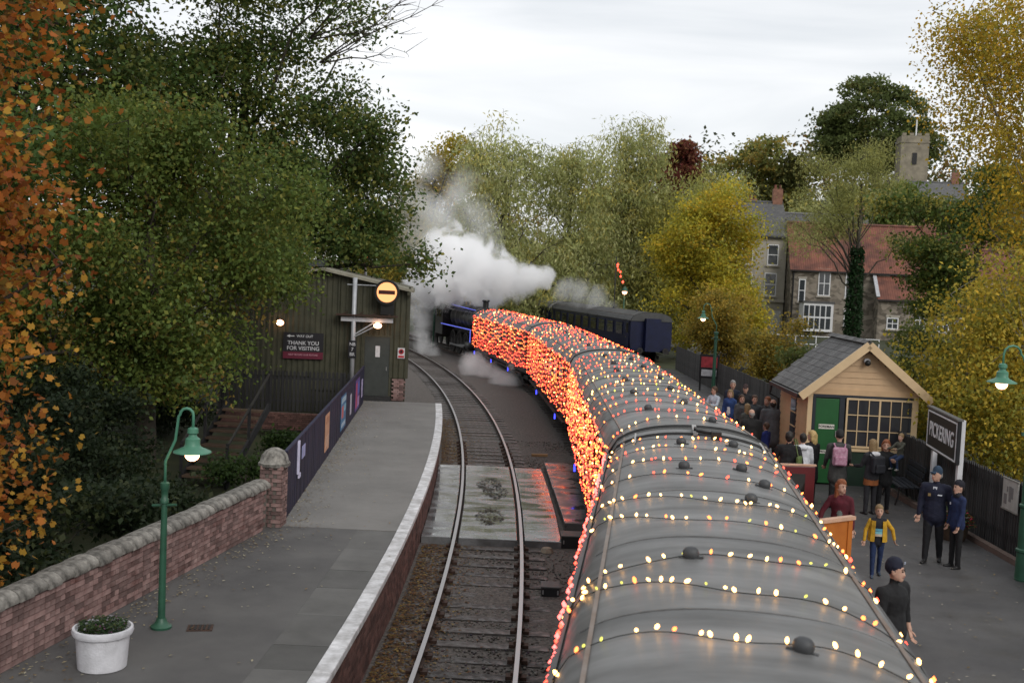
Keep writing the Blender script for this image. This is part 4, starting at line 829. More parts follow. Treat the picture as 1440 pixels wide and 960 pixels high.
# roof: slates one by one on the visible slope
ov = 0.22; sl = math.hypot(W_ / 2 + ov, (RG - E_) * (1 + ov / (W_ / 2))); pa = math.atan2(RG - E_, W_ / 2)
for sgn in (-1, 1):
    cx = W_ / 2 + sgn * (W_ / 2 + ov) / 2; zc = RG - (RG - E_) * (1 + ov / (W_ / 2)) / 2 + 0.03
    rfp = MB().box((cx, D_ / 2, zc), (sl, D_ + 0.5, 0.05), 0, 0, sgn * pa).build('roof_deck', M('roof_dark', (0.03, 0.03, 0.03), 0.8), kh)
    nrow, ncol = 9, 13; sm = MB().box((0, 0, 0), (sl / nrow * 1.25, (D_ + 0.5) / ncol - 0.012, 0.016)).mesh('slate', m_slate)
    for r_ in range(nrow):
        u = (r_ + 0.5) / nrow; px_ = W_ / 2 + sgn * (W_ / 2 + ov) * u; pz = RG - (RG - E_) * (1 + ov / (W_ / 2)) * u + 0.075
        for c_ in range(ncol + (r_ % 2)):
            py = -0.25 + (c_ + 0.5 - 0.5 * (r_ % 2)) * (D_ + 0.5) / ncol
            if -0.2 < py < D_ + 0.3:
                o = ob('slate', sm, rfp, (px_, py, pz)); o.rotation_euler = (rnd.uniform(-.01, .01), sgn * (pa - 0.03), rnd.uniform(-.01, .01))
rt_ = MB().prism([(-0.13, -0.06), (-0.02, 0.02), (0.02, 0.02), (0.13, -0.06), (0.1, -0.07), (0, 0.0), (-0.1, -0.07)], lambda a_, b_, d: (a_, d, b_), -0.2, 0.2).mesh('ridge_tile', m_slate)
for k in range(9): ob('ridge_tile', rt_, kh, (W_ / 2, -0.05 + k * 0.405, RG + 0.13 + 0.006 * (k % 2)))
for sgn in (-1, 1):
    e = (W_ / 2 + sgn * (W_ / 2 + ov + 0.04), -0.3, E_ - ov * 0.72 - .05); MB().bar((W_ / 2, -0.3, RG + 0.02), e, 0.05, 0.2).build('bargeboard', m_trim, kh)
    MB().box((W_ / 2 + sgn * (W_ / 2 - 0.02), -0.16, E_ - 0.02), (0.1, 0.3, 0.1)).build('purlin_end', m_trim, kh)
MB().box((-0.27, D_ / 2, E_ - 0.2), (0.12, D_ + 0.4, 0.1)).build('gutter', m_blk, kh); MB().tube([(-0.27, D_ + 0.1, E_ - 0.25), (-0.3, D_ + 0.12, E_ - 0.5), (-0.05, D_ + 0.1, E_ - 0.62), (-0.05, D_ + 0.1, 0)], 0.035, 8).build('downpipe', m_blk, kh)
cv = thing('security_camera', 'grey dome security camera high on the hut gable', 'camera', (9.06, 28.62, 4.1)); MB().cyl((0, 0, 0.02), (0, -0.08, 0.02), 0.08, n=14).build('mount', M('cam_grey', (0.4, 0.4, 0.42), 0.4), cv, 30); MB().ball((0, -0.12, -0.02), 0.075, 14, 8).build('dome', m_blk, cv, True)

# station name board
nb_ = thing('station_name_board', 'black station name board with white border on two white posts', 'sign', (9.78, 26.0, PZ), math.atan2(23.3 - 26.0, 9.42 - 9.78))
m_wp = M('white_post', (0.62, 0.62, 0.64), 0.5, var=0.08); bl_ = 2.7
br = MB().box((bl_ / 2, 0, 1.93), (bl_, 0.08, 0.92)).build('board', M('board_black', (0.01, 0.01, 0.012), 0.45), nb_, bevel=0.01)
for z in (1.53, 2.33): MB().box((bl_ / 2, -0.045, z), (bl_ - 0.14, 0.012, 0.035)).build('white_border', m_wp, br)
for x_ in (0.07, bl_ - 0.07): MB().box((x_, -0.045, 1.93), (0.035, 0.012, 0.835)).build('white_border', m_wp, br)
text('lettering', 'PICKERING', 0.46, m_wp, br, (bl_ / 2, -0.045, 1.93), RX, 0.95)
MB().box((bl_ / 2, 0.0, 2.41), (bl_ + 0.06, 0.13, 0.04)).build('top_moulding', M('board_grey', (0.1, 0.1, 0.1), 0.5), br)
for x_ in (0.3, bl_ - 0.18): MB().box((x_, 0.09, 1.2), (0.16, 0.1, 2.4)).build('post', m_wp, nb_)

# right paling fence with enamel plaque, kerb
pf = paling('paling_fence', 'tall black paling fence with enamel plaque along the right platform', (10.05, 33.0, 0), (9.85, 15.5, 0), 1.5, m_dkf, gap=0.115, wd=0.085)
kb = MB().box((0, 8.5, 0.05), (0.14, 17.5, 0.12)).build('kerb', M('kerb_brown', (0.12, 0.085, 0.07), 0.85), None, False, (9.74, 15.5, PZ), R(0.6)); tag(kb, 'low brown kerb along the foot of black fence', 'kerb', kind='structure')
pq = MB().box((0, 0, 0), (0.68, 0.02, 0.58)).build('enamel_plaque', M('plaque', (0.28, 0.27, 0.25), 0.5, col2=(0.42, 0.41, 0.39), scale=5), None, False, (9.84, 21.7, 2.08), R(-90.6)); tag(pq, 'pale worn enamel plaque fixed to the black fence', 'sign')
for k, (a_, b_, c_, d_) in enumerate(((-0.2, -0.1, .12, .2), (0.0, 0.02, .1, .3), (-.12, .1, -.05, .1), (.1, .05, .08, .22))): MB().box((a_, -0.013, b_), (c_, 0.006, d_)).build('faded_print', M('faded_print', (0.16, 0.15, 0.15), 0.6), pq)
MB().box((0, -0.004, 0.3), (0.72, 0.03, 0.03)).box((0, -0.004, -0.3), (0.72, 0.03, 0.03)).build('frame', M('plaque_frame', (0.2, 0.19, 0.17)), pq)
# lamp column at the right edge, with ladder bar and lit lantern
lr = station_lamp('stout green lamp column with lit lantern beside black fence', (9.3, 19.8, PZ), 3.35, 0.62, 3.5, 1.9, R(180))
MB().box((-0.35, 0, 2.62), (1.1, 0.06, 0.06)).build('sign_arm', m_green, lr); MB().lathe([(0.14, 0), (0.13, 0.5), (0.15, 0.52), (0.15, 0.56), (0.125, 0.58), (0.12, 1.3), (0.14, 1.32), (0.14, 1.36), (0.11, 1.38)], n=18).build('column_base', m_green, lr, 40)
station_lamp('green swan neck lamp behind the crowd, lit', (8.85, 48.8, PZ), 2.9, 0.6, 3.45, 1.3, R(180))
# grey fence and notice board behind the crowd
m_gry = M('weathered_board', (0.035, 0.034, 0.034), 0.8, col2=(0.07, 0.067, 0.065), scale=3, island=0.3)
paling('boarded_fence', 'weathered dark grey boarded fence behind the waiting crowd', (9.4, 64, 0), (9.9, 33.2, 0), 1.35, m_gry, 0.17, 0.165, PZ, False)
nbd = thing('notice_board', 'red and black framed notice board by the grey fence', 'notice board', (9.2, 52, PZ), R(-20)); MB().box((0, 0, 1.15), (0.9, 0.06, 1.1)).build('board', M('board_black', (0.01, 0.01, 0.012)), nbd); MB().box((0, -0.035, 1.35), (0.75, 0.012, 0.5)).build('red_poster', M('poster_red', (0.3, 0.03, 0.04), 0.5, var=.4, scale=6), nbd); MB().box((0, -0.035, 0.85), (0.7, 0.012, 0.3)).build('pale_poster', M('poster_pale', (0.4, 0.4, 0.42), 0.5, var=.4, scale=6), nbd)
for x_ in (-.4, .4): MB().box((x_, 0.04, 0.6), (0.07, 0.07, 1.2)).build('post', m_blk, nbd)
# bench beside the hut
bn = thing('bench', 'dark green slatted bench on iron legs against the hut', 'bench', (9.55, 26.9, PZ), R(-95))
for k in range(4): MB().box((0, -0.2 + k * 0.13, 0.45), (1.5, 0.1, 0.03)).build('seat_slat', m_navyt, bn)
for k in range(3): MB().box((0, 0.28 + k * 0.03, 0.6 + k * 0.14), (1.5, 0.03, 0.1)).build('back_slat', m_navyt, bn)
for x_ in (-0.62, 0.62): MB().tube([(x_, -0.28, 0), (x_, -0.22, 0.22), (x_, -0.2, 0.44), (x_, 0.25, 0.44), (x_, 0.36, 0.95)], 0.022, 6).tube([(x_, 0.22, 0.44), (x_, 0.32, 0)], 0.022, 6).build('leg', m_blk, bn)
# flower tub by the fence
ft = thing('flower_tub', 'wooden half barrel of red and orange flowers at the fence foot', 'planter', (9.25, 22.85, PZ)); MB().lathe([(0.22, 0), (0.27, 0.15), (0.28, 0.32), (0.26, 0.33), (0.24, 0.28), (0.001, 0.27)], n=18).build('tub', M('tub_wood', (0.06, 0.04, 0.025), 0.7), ft, 40)
n = 900; th = rng.uniform(0, 6.28, n); ph = np.arccos(rng.uniform(0, 1, n)); rr = 0.42 * rng.random(n) ** .4
c_ = np.array([(0.05, 0.09, 0.025), (0.09, 0.12, 0.03), (0.5, 0.07, 0.03), (0.45, 0.03, 0.06), (0.4, 0.38, 0.33)])[rng.choice(5, n, p=[.45, .25, .12, .12, .06])]
ob('flowers', scatter_mesh('flowers', np.stack([rr * np.sin(ph) * np.cos(th), rr * np.sin(ph) * np.sin(th), 0.3 + rr * np.cos(ph)], -1), LEAFV, [(0, 1, 2, 3)], rng.uniform(0.03, 0.055, n), c_, leafmat('leaf'), False, 12), ft)

# ------------------------------------------------------------------ houses on the street
def rubble(name, c0, c1):
    mt = bpy.data.materials.new(name); mt.use_nodes = True; n = mt.node_tree; p = n.nodes['Principled BSDF']; K = n.nodes.new; J = n.links.new
    t = K('ShaderNodeTexCoord'); mp = K('ShaderNodeMapping'); mp.inputs['Scale'].default_value = (2.2, 2.2, 3.8); J(t.outputs['Object'], mp.inputs[0])
    v = K('ShaderNodeTexVoronoi'); v.inputs['Scale'].default_value = 1.0; J(mp.outputs[0], v.inputs[0]); e = K('ShaderNodeTexVoronoi'); e.feature = 'DISTANCE_TO_EDGE'; J(mp.outputs[0], e.inputs[0])
    s = K('ShaderNodeSeparateColor'); J(v.outputs['Color'], s.inputs[0]); nz = K('ShaderNodeTexNoise'); nz.inputs['Scale'].default_value = .5; nz.inputs['Detail'].default_value = 6; J(t.outputs['Object'], nz.inputs[0])
    ad = K('ShaderNodeMath'); J(s.outputs[0], ad.inputs[0]); J(nz.outputs[0], ad.inputs[1]); mr = K('ShaderNodeMapRange'); mr.inputs[1].default_value = .35; mr.inputs[2].default_value = 1.4; J(ad.outputs[0], mr.inputs[0])
    mx = K('ShaderNodeMix'); mx.data_type = 'RGBA'; mx.inputs[6].default_value = (*c0, 1); mx.inputs[7].default_value = (*c1, 1); J(mr.outputs[0], mx.inputs[0]); J(mx.outputs[2], p.inputs['Base Color']); p.inputs['Roughness'].default_value = .9
    r = K('ShaderNodeMapRange'); r.inputs[2].default_value = .12; J(e.outputs['Distance'], r.inputs[0]); b = K('ShaderNodeBump'); b.inputs['Strength'].default_value = .8; b.inputs['Distance'].default_value = .05; J(r.outputs[0], b.inputs['Height']); J(b.outputs[0], p.inputs['Normal'])
    return mt
m_rub2 = rubble('rubble_stone', (0.09, 0.075, 0.055), (0.36, 0.31, 0.25)); m_ash = M('pale_ashlar', (0.36, 0.33, 0.28), 0.85, var=0.14, scale=1.2, bump=0.3, bscale=5)
def pantile():
    mt = bpy.data.materials.new('pantile'); mt.use_nodes = True; n = mt.node_tree; p = n.nodes['Principled BSDF']; K = n.nodes.new; J = n.links.new
    t = K('ShaderNodeTexCoord'); a_ = K('ShaderNodeTexNoise'); a_.inputs['Scale'].default_value = 1.1; a_.inputs['Detail'].default_value = 8; J(t.outputs['Object'], a_.inputs[0])
    r_ = K('ShaderNodeValToRGB'); r_.color_ramp.elements[0].position = .35; r_.color_ramp.elements[1].position = .65; r_.color_ramp.elements[0].color = (0.09, 0.034, 0.024, 1); r_.color_ramp.elements[1].color = (0.21, 0.075, 0.047, 1); J(a_.outputs[0], r_.inputs[0]); J(r_.outputs[0], p.inputs['Base Color'])
    w_ = K('ShaderNodeTexWave'); w_.inputs['Scale'].default_value = 1.6; J(t.outputs['Object'], w_.inputs[0]); b_ = K('ShaderNodeBump'); b_.inputs['Strength'].default_value = .5; b_.inputs['Distance'].default_value = .05; J(w_.outputs[0], b_.inputs['Height']); J(b_.outputs[0], p.inputs['Normal']); p.inputs['Roughness'].default_value = .8
    return mt
m_pan = pantile(); m_wf = M('white_frame', (0.72, 0.72, 0.73), 0.5, var=.06); m_hg = glass('house_glass', (0.04, 0.045, 0.05))
def hwin(t, x, z, w_, h, nx_=2, ny=2, y=0.0, rec=0.06):
    f = MB().box((x, y - 0.01, z), (w_, 0.1, h)).build('window', m_wf, t)
    for i in range(nx_):
        for j in range(ny):
            pw, ph_ = (w_ - 0.1) / nx_, (h - 0.1) / ny; MB().box((x - w_ / 2 + 0.05 + pw * (i + .5), y - 0.055, z - h / 2 + 0.05 + ph_ * (j + .5)), (pw - 0.07, 0.03, ph_ - 0.07)).build('pane', m_hg, f)
    MB().box((x, y - 0.08, z - h / 2 - 0.07), (w_ + 0.25, 0.2, 0.12)).build('sill', m_ash, f); MB().box((x, y - 0.03, z + h / 2 + 0.12), (w_ + 0.2, 0.08, 0.2)).build('lintel', m_ash, f)
    return f
def house(label, loc, rz, w_, d, e, r, wall, roof, wins=(), over=0.25, chim=(), doors=()):
    t = thing('stone_house', label, 'house', loc, rz)
    wl_ = MB().prism([(0, -1), (d, -1), (d, e), (d / 2, r), (0, e)], lambda a_, b_, q: (q, a_, b_), 0, w_).build('wall', wall, t)
    for s in (0, 1):
        sg_ = 1 if s else -1; a0 = (d / 2, r + 0.08); a1 = (d / 2 + sg_ * (d / 2 + over), e - (r - e) * over / (d / 2) + 0.08)
        rf_ = MB().prism([a0, a1, (a1[0], a1[1] + 0.14), (a0[0], a0[1] + 0.14)], lambda a_, b_, q: (q, a_, b_), -0.15, w_ + 0.15).build('roof', roof, t)
    MB().prism([(-0.2, -0.1), (0, 0.06), (0.2, -0.1)], lambda a_, b_, q: (q, d / 2 + a_, r + 0.25 + b_), -0.15, w_ + 0.15).build('ridge', roof, t)
    MB().box((w_ / 2, -over - 0.02, e - 0.12), (w_ + 0.3, 0.12, 0.12)).build('gutter', m_blk, t)
    for c in chim:
        ch = MB().box((c, d / 2, r + 0.6), (0.9, 0.7, 1.7)).build('chimney', M('chimney_brick', (0.22, 0.11, 0.075), .9, var=.3, scale=4), t)
        for q in (-.22, .22): MB().cyl((c + q, d / 2, r + 1.4), (c + q, d / 2, r + 1.85), .13, .11).build('chimney_pot', m_pan, ch)
    for wn_ in wins: hwin(t, *wn_)
    for x, h in doors:
        dd = MB().box((x, -0.02, h / 2), (1.0, 0.1, h)).build('door', M('white_door', (0.5, 0.5, 0.5), .5), t); MB().box((x + .35, -.08, h * .48), (.05, .05, .12)).build('handle', m_blk, dd)
    return t
hA = house('stone house with red pantile roof and white bay window', (24.5, 100, 1.0), R(-6), 13.0, 8.0, 6.45, 10.6, m_rub2, m_pan,
      wins=((1.0, 4.6, 0.6, 2.0, 1, 2), (2.9, 5.3, 1.05, 2.2, 2, 2), (5.1, 5.2, 0.75, 2.2, 1, 2), (8.0, 4.9, 0.8, 2.2, 1, 2), (5.0, 2.3, .5, 1.4, 1, 2), (10.5, 5.1, .9, 1.2, 1, 2)), chim=(12.4,), doors=((7.9, 2.1),))
by = MB().prism([(-1.5, 0), (-1.2, -0.7), (1.2, -0.7), (1.5, 0)], lambda a_, b_, q: (2.35 + a_, b_, q), 1.05, 3.55).build('bay_window', m_wf, hA); MB().prism([(-1.6, 0), (-1.3, -0.8), (1.3, -0.8), (1.6, 0)], lambda a_, b_, q: (2.35 + a_, b_, q), 3.55, 3.7).build('bay_roof', m_slate, by)
for k in range(5):
    for j in range(2): MB().box((2.35 - 0.96 + k * 0.48, -0.71, 1.75 + j * 1.1), (0.38, 0.03, 0.95)).build('pane', m_hg, by)
MB().cyl((6.2, -0.1, 0.2), (6.2, -0.1, 6.3), .07, n=8).build('drainpipe', m_blk, hA); MB().cyl((0.2, -0.1, 0.2), (0.2, -0.1, 6.3), .07, n=8).build('drainpipe', m_blk, hA)
hB = house('low stone cottage with red pantile roof behind the ivy tree', (31.6, 97.6, 0.9), R(-4), 7.0, 5.0, 4.3, 7.1, m_rub2, m_pan, wins=((3.6, 2.6, .8, 1.7, 2, 2), (1.3, 2.2, 1.0, 1.0, 2, 2), (5.6, 2.3, 1.0, 1.3, 2, 2)))
MB().bar((-0.1, -0.25, 4.45), (-0.1, 2.5, 7.35), .3, .12).build('lead_flashing', M('lead_pale', (.4, .4, .42), .5), hB)
hC = house('tall grey stone house end wall above the red roof', (22.4, 109, 1.2), R(-4), 12.0, 9.0, 8.6, 11.8, m_rub2, m_slate, wins=((5.4, 8.9, .9, 1.1, 2, 2), (9.5, 8.5, 1, 1.5, 2, 2)), chim=(0.7, 11.3))
hD = house('pale terrace house with tall sash windows and doorway', (20.1, 103.4, 1.1), R(-4), 4.6, 9.0, 9.3, 12.5, m_ash, m_slate, wins=((1.1, 7.6, 1.0, 1.9, 1, 2), (3.4, 7.6, 1.0, 1.9, 1, 2), (1.1, 4.9, 1.1, 2.1, 1, 2), (3.3, 4.9, 1.1, 2.1, 1, 2), (1.1, 1.9, 1.0, 2.1, 1, 2), (2.5, 1.9, .8, 2.1, 1, 2)), chim=(4.2,), doors=((3.9, 2.5),))
MB().box((2.3, -0.15, 3.4), (4.6, .3, .2)).build('string_course', m_ash, hD)
hE = house('white rendered house high on the slope behind yellow tree', (44.5, 136, 8), R(-10), 9, 8, 8.8, 11.2, M('pale_render', (.42, .36, .28), .8, var=.2, scale=.5), m_slate, wins=((1.2, 6.2, 1.6, 2.6, 2, 2), (3.6, 8.2, .5, 1.6, 1, 2), (5.5, 8.2, .6, 1.8, 1, 2), (5.5, 5.6, 2, 1.4, 3, 1), (7.6, 7.0, 1.0, 1.6, 2, 2)), chim=(8.2,))
hF = house('stone house with red roof half hidden by the dark maple', (38.5, 101, 1.4), R(-3), 13, 8, 6.0, 9.8, M('sandy_stone', (.3, .24, .17), .9, var=.25, scale=1.5), m_pan, wins=((1.4, 3.9, 1.2, 2.0, 2, 2), (5, 4.1, 1.2, 1.6, 2, 2), (9, 4.1, 1.2, 1.6, 2, 2), (1.5, 1.6, 1.1, 1.5, 2, 2)), chim=(12,))
tw = thing('stone_tower', 'square stone tower with flagpole rising on the hill', 'tower', (53.6, 160, 11), R(-8))
MB().box((1.9, 2, 8.3), (3.8, 4, 17)).build('shaft', M('tower_stone', (.16, .14, .105), .9, col2=(.32, .28, .21), scale=.9, bump=.5, bscale=2), tw)
for k in range(4): MB().box((0.35 + k * 1.03, .2, 16.95), (.55, .4, .45)).build('merlon', MATS['tower_stone'], tw)
MB().box((1.9, -.05, 13.6), (.6, .2, 1.6)).build('belfry_opening', m_blk, tw); MB().box((1.9, 2, 15.9), (4.0, 4.2, .2)).build('string_course', MATS['tower_stone'], tw)
MB().cyl((2.1, 1, 16.7), (2.1, 1, 19.4), .1, n=6).build('flagpole', m_wf, tw)
# street, railing, parked car
rd = MB().box((0, 0, 0), (60, 6.5, .3)).build('road', M('street_asphalt', (.06, .06, .06), .8, var=.25, scale=1), None, False, (40, 91, .75), R(-5)); tag(rd, 'grey street running past the stone houses', 'road', kind='structure')
rd2 = MB().box((0, 0, 0), (5.5, 60, .3)).build('road', M('street_asphalt', (.06, .06, .06)), None, False, (17.2, 66, .72), R(6)); tag(rd2, 'side street behind the platform fence', 'road', kind='structure')
rl = thing('street_railing', 'white tubular railing along the street wall', 'railing', (15.5, 86, .8), R(-14))
for k in range(9): MB().cyl((k * 1.5, 0, 0), (k * 1.5, 0, 1.5), .04, n=6).build('post', m_wf, rl)
for z in (.85, 1.45): MB().cyl((0, 0, z), (12, 0, z), .035, n=6).build('rail', m_wf, rl)
MB().box((6, .1, .2), (12.4, .35, .7)).build('footing_wall', m_rub2, rl)
cp_ = MB().cyl((0, 0, 0), (0, 0, 3.2), .06, n=8).build('sign_pole', M('pink_pole', (.4, .3, .28), .5), None, True, (18.9, 88, .9)); tag(cp_, 'thin pale pole in front of the terrace house', 'pole')
car = thing('parked_car', 'dark green hatchback parked below the white railing', 'car', (17.6, 73.5, .87), R(160)); m_car = M('car_paint', (.008, .014, .013), .22, var=.1, spec=.6)
body = [(-2.0, .35), (-2.05, .75), (-1.85, .98), (-1.3, 1.05), (-.75, 1.45), (.6, 1.5), (1.35, 1.35), (1.9, .95), (2.02, .7), (1.98, .35)]
mb = MB()
for a0, a1, s in ((-.84, -.6, .97), (-.6, .6, 1.0), (.6, .84, .97)):
    mb.prism([(x * (1 if abs(x) < 1.9 else s), z * (s if z > 1.1 else 1)) for x, z in body], lambda p, q, d: (p, d, q), a0, a1)
mb.build('body', m_car, car, 30, bevel=.05)
for s in (-1, 1):
    MB().prism([(-1.15, 1.05), (-.7, 1.4), (-.1, 1.43), (-.1, 1.03)], lambda p, q, d: (p, d, q), s * .845, s * .86).build('side_window', m_hg, car); MB().prism([(-.02, 1.03), (-.02, 1.43), (.6, 1.43), (1.25, 1.28), (1.45, 1.05)], lambda p, q, d: (p, d, q), s * .845, s * .86).build('side_window', m_hg, car)
    for x_ in (-1.3, 1.3):
        w_ = MB().lathe([(.31, -.1), (.31, .1), (.2, .11), (.001, .1)], (x_, s * .76, .31), 18, Matrix.Rotation(R(-90 * s), 3, 'X')).build('wheel', m_rub, car, 40); MB().lathe([(.19, .112), (.17, .125), (.001, .12)], (x_, s * .76, .31), 14, Matrix.Rotation(R(-90 * s), 3, 'X')).build('rim', m_galv, w_)
    MB().box((-2.0, s * .6, .78), (.08, .34, .16)).build('headlight', m_hg, car); MB().box((1.96, s * .66, .82), (.06, .2, .26)).build('tail_light', M('tail_red', (.25, .01, .01), .3), car)
MB().prism([(-1.27, 1.07), (-.78, 1.44), (-.74, 1.42), (-1.22, 1.05)], lambda p, q, d: (p, d, q), -.7, .7).build('windscreen', m_hg, car)
# lit street light and red lights by the trees
for lx, ly, lz, lb in ((9.1, 93, 5.0, 'lit street lantern between the willows and blue carriages'), (-5.9, 84, 7.3, 'street lantern glowing through the steam')):
    sl_ = thing('street_lantern', lb, 'street lamp', (lx, ly, -.2)); MB().cyl((0, 0, 0), (0, 0, lz + .3), .07, .05, 8).build('post', m_green, sl_, True); h_ = MB().lathe([(.04, .5), (.14, .4), (.3, .1), (.3, .06), (.1, .1)], (0, -.2, lz), 14).build('lamp_shade', m_green, sl_); MB().ball((0, -.2, lz + .02), .19, 12, 6).build('lamp_globe', m_lamp, h_, True); MB().bar((0, 0, lz + .3), (0, -.25, lz + .4), .05, .05).build('bracket', m_green, sl_)
string('short dangling string of red lights beside the street lantern', None, [(8.3, 92.5, 7.3), (8.5, 92.5, 6.7), (8.7, 92.6, 6.1), (8.9, 92.8, 5.4)], .35, pk({'red': 1}), .09, jit=.1)
dpole = MB().cyl((0, 0, 0), (0, 0, 8.0), .05, n=6).build('pole', m_dkf, None, True, (8.25, 92.5, -.3)); tag(dpole, 'thin dark pole carrying the dangling red lights', 'pole')
# ------------------------------------------------------------------ trees
m_bark = M('bark', (0.035, 0.029, 0.022), 0.9, col2=(0.085, 0.072, 0.055), scale=3, bump=0.7, bscale=9); m_birch = M('pale_bark', (0.12, 0.11, 0.09), 0.85, col2=(0.28, 0.26, 0.22), scale=3, bump=0.4, bscale=8)
KITE = np.array([(0, 0, 0), (0.34, 0.45, 0.1), (0, 1, 0), (-0.34, 0.45, 0.1)]); KF = [(0, 1, 2, 3)]
SLIM = np.array([(0, 0, 0), (0.14, 0.5, 0.04), (0, 1, 0), (-0.14, 0.5, 0.04)])
MAPLE = np.array([(0, 0, 0), (.5, .18, .09), (.3, .4, .02), (.54, .64, .1), (0, 1.0, -.06), (-.54, .64, .1), (-.3, .4, .02), (-.5, .18, .09)]); MF = [tuple(range(8))]
def leaves(name, P, cols, size, shape, faces, droop, seed, parent, mat=None):
    g = np.random.default_rng(seed); n = len(P)
    D = g.normal(size=(n, 3)); D[:, 2] -= droop; D /= np.linalg.norm(D, axis=1)[:, None]
    Q = g.normal(size=(n, 3)) * .5 + np.array([0, 0, .8])                       # blades lie more or less flat to the light
    S = np.cross(D, Q); S /= np.linalg.norm(S, axis=1)[:, None] + 1e-9; U = np.cross(S, D)
    s = size * g.uniform(0.65, 1.3, n)
    V = P[:, None, :] + (shape[None, :, 0, None] * S[:, None, :] + shape[None, :, 1, None] * D[:, None, :] + shape[None, :, 2, None] * U[:, None, :]) * s[:, None, None]
    me = raw_mesh(name, V.reshape(-1, 3), faces, n, len(shape), np.repeat(cols, len(shape), 0), mat or leafmat('leaf'))
    return ob(name, me, parent)
def tree(name, label, base, trunk_h, envs, ncl, per, size, pal, cr=0.5, trunk_r=0.2, seed=1, droop=0.3, shape=KITE, faces=KF, flat=0.6, bark=None, strand=0.0, shell=0.45, group=None, cat='tree', limbs=16, ivy=None, twigs=True, bare=(), lean=(0, 0), cvar=0.25, bough=24, spread=0.13):
    """envs: ellipsoids (x,y,z,rx,ry,rz,weight) relative to base that together are the crown's outline"""
    g = np.random.default_rng(seed); t = thing(name, label, cat, base, 0, group)
    wts = np.array([e[6] for e in envs], float); wts /= wts.sum(); cl = []
    lump = g.normal(size=(9, 3)); lump /= np.linalg.norm(lump, axis=1)[:, None]; la = g.uniform(-.28, .22, 9)
    for e in envs:
        k = int(ncl * e[6] / sum(q[6] for q in envs)); d = g.normal(size=(k, 3)); d /= np.linalg.norm(d, axis=1)[:, None]
        rad = g.random(k) ** shell * (1 + (np.maximum(0, d @ lump.T - .55) * la[None] * 2).sum(1))
        bg = np.array(e[:3]) + d * rad[:, None] * np.array(e[3:6]); nb = max(3, int(k / bough)); ax = np.array(e[3:6])
        own = g.integers(0, nb, k); cl.append(bg[own] + np.clip(g.normal(size=(k, 3)), -1.7, 1.7) * ax * spread * np.array([1, 1, .8]))
    cl = np.concatenate(cl); cl = cl[cl[:, 2] > 0.25]
    # trunk and limbs
    mb = MB(); bx = lambda u: Vector((lean[0] * u + 0.12 * trunk_r * math.sin(u * 9 + seed), lean[1] * u, trunk_h * u))
    tp = [bx(u) for u in np.linspace(0, 1, 9)]; mb.tube([Vector((0, 0, -0.5))] + tp, [trunk_r * 1.45] + [trunk_r * (1.15 - .85 * u ** .8) for u in np.linspace(0, 1, 9)], 9)
    ends = [cl[g.integers(len(cl))]]
    for _ in range(min(limbs, len(cl)) - 1):
        dm = np.min(np.linalg.norm(cl[:, None] - np.array(ends)[None], axis=2), axis=1); ends.append(cl[np.argmax(dm * g.uniform(.7, 1, len(cl)))])
    lp = []
    for e in ends:
        e = Vector(e); h = min(.97, max(.22, (e.z / trunk_h) * .62 - .08)); s = bx(h); pts = []
        for u in np.linspace(0, 1, 6):
            p = s.lerp(e, u); p.z += math.sin(u * math.pi) * (e - s).length * .09; pts.append(p + Vector(g.normal(size=3)) * .03 * (e - s).length * (0 < u < 1))
        r0 = trunk_r * .42 * (1.1 - h); mb.tube(pts, [max(.012, r0 * (1 - .85 * u)) for u in np.linspace(0, 1, 6)], 5, False); lp += [tuple(p) for p in pts[1:]]
    if twigs:
        lpa = np.array(lp)
        for c in cl[:: max(1, len(cl) // 260)]:
            q = lpa[np.argmin(np.linalg.norm(lpa - c, axis=1))]; mid = (q + c) / 2 + g.normal(size=3) * .1; mb.tube([q, mid, c], [.008 + trunk_r * .025, .006 + trunk_r * .014, .004], 3, False)
    for (p0, p1, nb) in bare:       # bare twiggy boughs standing clear of the leaves
        p0, p1 = Vector(p0), Vector(p1)
        for q in range(nb):
            e = p1 + Vector(g.normal(size=3)) * (p1 - p0).length * .22; pts = [p0.lerp(e, u) + Vector(g.normal(size=3)) * .035 * (e - p0).length * u for u in np.linspace(0, 1, 7)]; mb.tube(pts, [.034 * (1.05 - u) + .007 for u in np.linspace(0, 1, 7)], 4, False)
            for w_ in range(9):
                a_ = pts[g.integers(2, 7)]; b_ = a_ + (e - p0).normalized() * g.uniform(.4, 1.1) + Vector(g.normal(size=3)) * .35; mb.tube([a_, (a_ + b_) / 2 + Vector(g.normal(size=3)) * .06, b_], [.016, .011, .006], 3, False)
    mb.build('trunk', bark or m_bark, t, True)
    # leaves
    n = len(cl) * per; ci = np.repeat(np.arange(len(cl)), per); off = np.clip(g.normal(size=(n, 3)), -1.9, 1.9) * cr * np.array([1, 1, flat]) * g.uniform(.6, 1.35, len(cl))[ci][:, None]
    if strand: off[:, :2] *= .42; off[:, 2] = -g.random(n) * strand * g.uniform(.5, 1.4, len(cl))[ci]; off[:, :2] += (g.normal(size=(len(cl) * 6, 2)) * cr)[ci * 6 + g.integers(0, 6, n)]
    P = cl[ci] + off; pl_ = np.array([p[:3] for p in pal]); pw = np.array([p[3] for p in pal], float); pw /= pw.sum()
    cc = pl_[g.choice(len(pal), len(cl), p=pw)] * g.uniform(1 - cvar, 1 + cvar, len(cl))[:, None]
    cols = .82 * cc[ci] + .18 * pl_[g.choice(len(pal), n, p=pw)]; cols = np.clip(cols * g.uniform(.87, 1.13, n)[:, None], .004, .7)
    leaves('crown', P, cols, size, shape, faces, droop, seed + 1, t)
